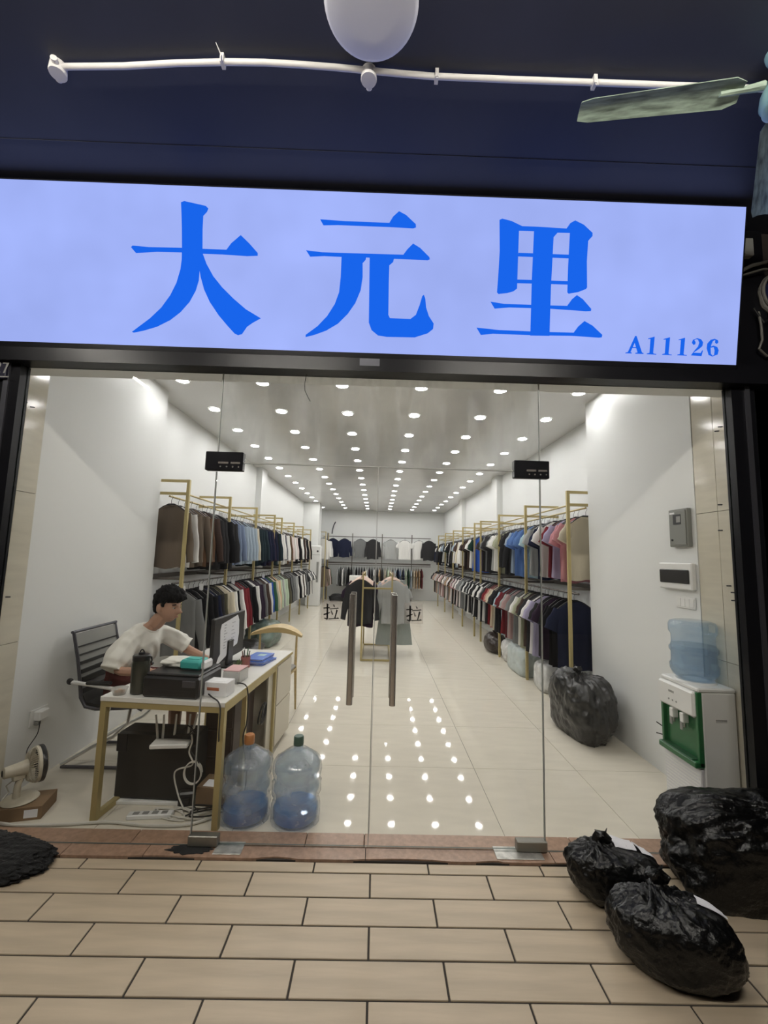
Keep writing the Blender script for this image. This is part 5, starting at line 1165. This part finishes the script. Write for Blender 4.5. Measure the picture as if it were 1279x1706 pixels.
PP = {'pel': (-2.0, .97, .60), 'sp': (-1.965, .965, .73), 'ch': (-1.875, .955, .88), 'nb': (-1.785, .945, 1.01), 'nk': (-1.735, .94, 1.07),
      'rs': (-1.845, .775, .95), 're': (-1.855, .63, .745), 'rw': (-1.59, .64, .752), 'ls': (-1.80, 1.125, .95), 'le': (-1.60, 1.20, .78), 'lw': (-1.40, 1.08, .752),
      'rh': (-1.95, .87, .575), 'rk': (-1.50, .83, .56), 'ra': (-1.50, .83, .09), 'rt': (-1.34, .83, .04), 'lh': (-1.95, 1.07, .575), 'lk': (-1.50, 1.12, .56), 'la': (-1.50, 1.13, .09), 'lt': (-1.34, 1.14, .04)}
keys = list(PP); ix = {k: i for i, k in enumerate(keys)}
RAD = {'pel': (.13, .15), 'sp': (.10, .13), 'ch': (.09, .13), 'nb': .072, 'nk': .056, 'rs': .048, 're': .042, 'rw': .027, 'ls': .048, 'le': .042, 'lw': .027, 'rh': .085, 'rk': .058, 'ra': .038, 'rt': .032, 'lh': .085, 'lk': .058, 'la': .038, 'lt': .032}
ED = [('pel','sp'),('sp','ch'),('ch','nb'),('nb','nk'),('ch','rs'),('rs','re'),('re','rw'),('ch','ls'),('ls','le'),('le','lw'),('pel','rh'),('rh','rk'),('rk','ra'),('ra','rt'),('pel','lh'),('lh','lk'),('lk','la'),('la','lt')]
body_me = skin([PP[k] for k in keys], [(ix[a], ix[b]) for a, b in ED], [RAD[k] for k in keys], ix['pel'])
def hand(w, fwd, side):
    # palm and five curled fingers lying on the desk; fwd = direction of the fingers, side = towards the thumb
    w = Vector(w); f = Vector(fwd).normalized(); s = Vector(side).normalized(); u = Vector((0, 0, 1)); vs = [w - f*.02, w + f*.04, w + f*.085]; es = [(0,1),(1,2)]; rs = [.024, (.030, .017), (.034, .014)]
    ms = [skin(vs, es, rs, 0)]
    for i, (off, ln) in enumerate(((.030, .070), (.010, .078), (-.010, .072), (-.030, .056))):
        b = w + f*.075 + s*off*.85; p = [b, b + f*ln*.45 + u*.012, b + f*ln*.8 + u*.002 + s*off*.1, b + f*ln + u*-.012 + s*off*.12]
        ms.append(skin(p, [(0,1),(1,2),(2,3)], [.0095, .009, .008, .007], 0))
    b = w + f*.02 + s*.018; p = [b, b + f*.025 + s*.028 - u*.004, b + f*.055 + s*.036 - u*.008, b + f*.072 + s*.032 - u*.010]
    ms.append(skin(p, [(0,1),(1,2),(2,3)], [.013, .011, .0095, .0075], 0)); return ms
HC = Vector((-1.665, .925, 1.175)); HR = Matrix.Translation(HC) @ Matrix.Rotation(math.radians(-14), 4, 'Z') @ Matrix.Rotation(math.radians(6), 4, 'Y')
def gauss(d, s): return math.exp(-(d / s) ** 2)
def head_fn(n):
    x, y, z = n; p = Vector((x * .098, y * .077, z * .122))
    if z < 0: p.y *= 1 - .30 * (-z) ** 1.5; p.x = p.x if x > 0 else p.x * (1 - .25 * (-z))
    if x > 0 and z < -.2: p.x *= 1 + .12 * (-z - .2)
    if x > 0:
        f = x
        p.x += f * (.040 * gauss(y, .19) * gauss(z + .22, .13) + .020 * gauss(y, .13) * gauss(z + .02, .22))       # nose
        p.x += f * (.007 * gauss(abs(y) - .32, .26) * gauss(z - .22, .10))                                          # brow
        p.x -= f * (.013 * gauss(abs(y) - .40, .20) * gauss(z - .03, .11))                                          # eye sockets
        p.x += f * (.010 * gauss(y, .26) * gauss(z + .49, .055) + .010 * gauss(y, .24) * gauss(z + .60, .055) - .005 * gauss(y, .3) * gauss(z + .545, .025))   # lips
        p.x += f * (.010 * gauss(y, .25) * gauss(z + .88, .14))                                                     # chin
    return p
bm = bmesh.new(); bmesh.ops.create_uvsphere(bm, u_segments=64, v_segments=48, radius=1)
for v in bm.verts: v.co = head_fn(v.co.normalized())
head_me = bpy.data.meshes.new('head'); bm.to_mesh(head_me); bm.free()
ears = MB()
for s in (-1, 1):
    ears.ell((-.012, s * .083, -.008), (.021, .015, .036)); ears.ell((-.020, s * .090, -.002), (.010, .008, .028))
ear_me = ears.mesh('ears')
neck_me = skin([PP['nb'], tuple(HC + Vector((-.035, 0, -.07))), tuple(HC + Vector((-.015, 0, -.03)))], [(0,1),(1,2)], [.066, .060, .055], 0)
parts = [(body_me, I), (head_me, HR), (ear_me, HR), (neck_me, I)]
for m_ in hand(PP['rw'], (1, .12, -.06), (.1, 1, 0)) + hand(PP['lw'], (1, -.35, -.06), (-.2, -1, 0)): parts.append((m_, I))
pe = thing('person', 'black haired person in a white T-shirt sitting at the desk facing the monitor', 'person', (-1.97, .97, 0))
PI_ = Matrix.Translation(-Vector(pe.location))
def pobj(name, me, m):
    o = bpy.data.objects.new(name, me); COL.objects.link(o); me.materials.clear(); me.materials.append(m); o.parent = pe; o.matrix_parent_inverse = PI_; return o
body = pobj('body', fuse('body', parts, .0048), M['skin'])
hd = []
for s in (-1, 1):
    e = MB().ell((.0795, s * .0305, .004), (.0095, .0115, .0040), 14, 10); e = e.mesh('eye', True); e.transform(HR); pobj('eye', e, M['eye_white'])
    e = MB().ell((.0885, s * .0305, .004), (.003, .0066, .0040), 12, 8).mesh('iris', True); e.transform(HR); pobj('iris', e, M['ink'])
    e = MB().tube([(.091, s * .012, .026), (.0905, s * .030, .031), (.078, s * .052, .026)], [.0035, .0050, .0025], 6).mesh('eyebrow', True); e.transform(HR); pobj('eyebrow', e, M['hair'])
e = MB().tube([(.090, -.022, -.067), (.1005, -.008, -.0645), (.1015, 0, -.066), (.1005, .008, -.0645), (.090, .022, -.067)], [.0015, .0042, .0042, .0042, .0015], 6).mesh('lips', True); e.transform(HR); pobj('lips', e, M['skin_lip'])
bm = bmesh.new(); bmesh.ops.create_icosphere(bm, subdivisions=5, radius=1)
for v in bm.verts:
    n = v.co.normalized(); p = head_fn(n); x, y, z = n
    tuft = .5 + .5 * noise.noise(Vector((x * 5, y * 5, z * 2.2)) + Vector((3, 1, 7)))
    fine = min(.45, abs(noise.noise(Vector((x * 9 + z * 2, y * 9 - z * 3, z * 4)))))
    top = max(0, z); g = .012 + .020 * top + .022 * tuft * (.4 + top) + .017 * (1 - 2.2 * fine) ** 2 * (.35 + .65 * top)
    hair_line = .42 - .10 * tuft if x > .25 else (.42 - (.25 - x) * 1.9 if x > -.12 else -.42)
    if abs(y) > .5 and -.34 < x < .30: hair_line = .26 - (.22 if .10 < x < .24 else 0)          # around the ears, sideburns
    if x > .3: g += .016 * gauss(z - .55, .25)
    k = z - hair_line
    v.co = p + n * (g if k > .05 else (g * k / .05 if k > 0 else -.012))
hm = bpy.data.meshes.new('hair'); bm.to_mesh(hm); bm.free(); hm.shade_smooth(); hm.transform(HR); pobj('hair', hm, M['hair'])
# loose T-shirt
SH = {'hip': (-1.99, .97, .64), 'sp': (-1.965, .965, .74), 'ch': (-1.875, .955, .875), 'nb': (-1.80, .947, 1.0), 'rs': (-1.85, .785, .945), 'rm': (-1.875, .69, .85), 're': (-1.89, .625, .745), 'ls': (-1.80, 1.115, .945), 'lm': (-1.71, 1.17, .875), 'le': (-1.60, 1.205, .80)}
kk = list(SH); jx = {k: i for i, k in enumerate(kk)}
sr_ = {'hip': (.165, .20), 'sp': (.155, .19), 'ch': (.150, .195), 'nb': (.085, .10), 'rs': .100, 'rm': .105, 're': .105, 'ls': .095, 'lm': .092, 'le': .088}
tee = skin([SH[k] for k in kk], [(jx[a], jx[b]) for a, b in (('hip','sp'),('sp','ch'),('ch','nb'),('ch','rs'),('rs','rm'),('rm','re'),('ch','ls'),('ls','lm'),('lm','le'))], [sr_[k] for k in kk], 0)
tm2 = fuse('t_shirt', [(tee, I)], .010)
for e_, a_, rad in ((Vector(SH['re']), (Vector(SH['re']) - Vector(SH['rm'])).normalized(), .15), (Vector(SH['le']), (Vector(SH['le']) - Vector(SH['lm'])).normalized(), .14)):
    for v in tm2.vertices:          # flat open cuffs
        d = Vector(v.co) - e_; h = d.dot(a_); q = d - a_ * h
        if h > -.055 and q.length < rad:
            k_ = min(1.0, (h + .055) / .04); R_ = rad * .70
            v.co = e_ + q * (1 + k_ * (max(q.length, R_ * .86) / max(q.length, 1e-4) - 1) * (1 if q.length > R_ * .45 else 0)) + a_ * (h * (1 - k_) - .012 * k_)
for v in tm2.vertices:
    p = Vector(v.co); nn = Vector(v.normal)
    q = .012 * math.sin(p.z * 26 + p.y * 34 + 5 * noise.noise(p * 5)) * max(0, min(1, (1.0 - p.z) * 6)) * .55 + .012 * noise.noise(Vector((p.x * 10 + p.z * 6, p.y * 9, p.z * 5))) + .006 * noise.noise(Vector((p.x * 22, p.y * 22, p.z * 9)))
    v.co = p + nn * q
pobj('t_shirt', tm2, M['tee_white'])
bm = bmesh.new(); bm.from_mesh(tm2); tr_ = BVHTree.FromBMesh(bm); bm.free()
ring_ = []
for k in range(32):
    a = 2*PI*k/32; c0 = Vector((-1.776 + .070*math.cos(a), .945 + .075*math.sin(a), 1.035 - .040*math.cos(a)))
    ring_.append(tr_.find_nearest(c0)[0])
for _ in range(3): ring_ = [(ring_[k-1] + ring_[k]*2 + ring_[(k+1) % 32]) / 4 for k in range(32)]
col_ = MB().tube(ring_, .0085, 8, closed=True).mesh('collar', True); pobj('collar', col_, M['tee_white'])
SHO = {'pel': (-2.0, .97, .60), 'rh': (-1.93, .86, .58), 'rk': (-1.56, .83, .565), 'lh': (-1.93, 1.08, .58), 'lk': (-1.56, 1.12, .565)}
kk = list(SHO); jx = {k: i for i, k in enumerate(kk)}
shm = skin([SHO[k] for k in kk], [(jx[a], jx[b]) for a, b in (('pel','rh'),('rh','rk'),('pel','lh'),('lh','lk'))], [(.13, .15), .098, .082, .098, .082], 0)
pobj('shorts', fuse('shorts', [(shm, I)], .012), M['maroon'])
for y in (.83, 1.135):
    s = MB().bbox(-1.56, -1.30, y - .045, y + .045, .0, .085, .03).mesh('shoe', True, 80); pobj('shoe', s, M['dark_plastic'])
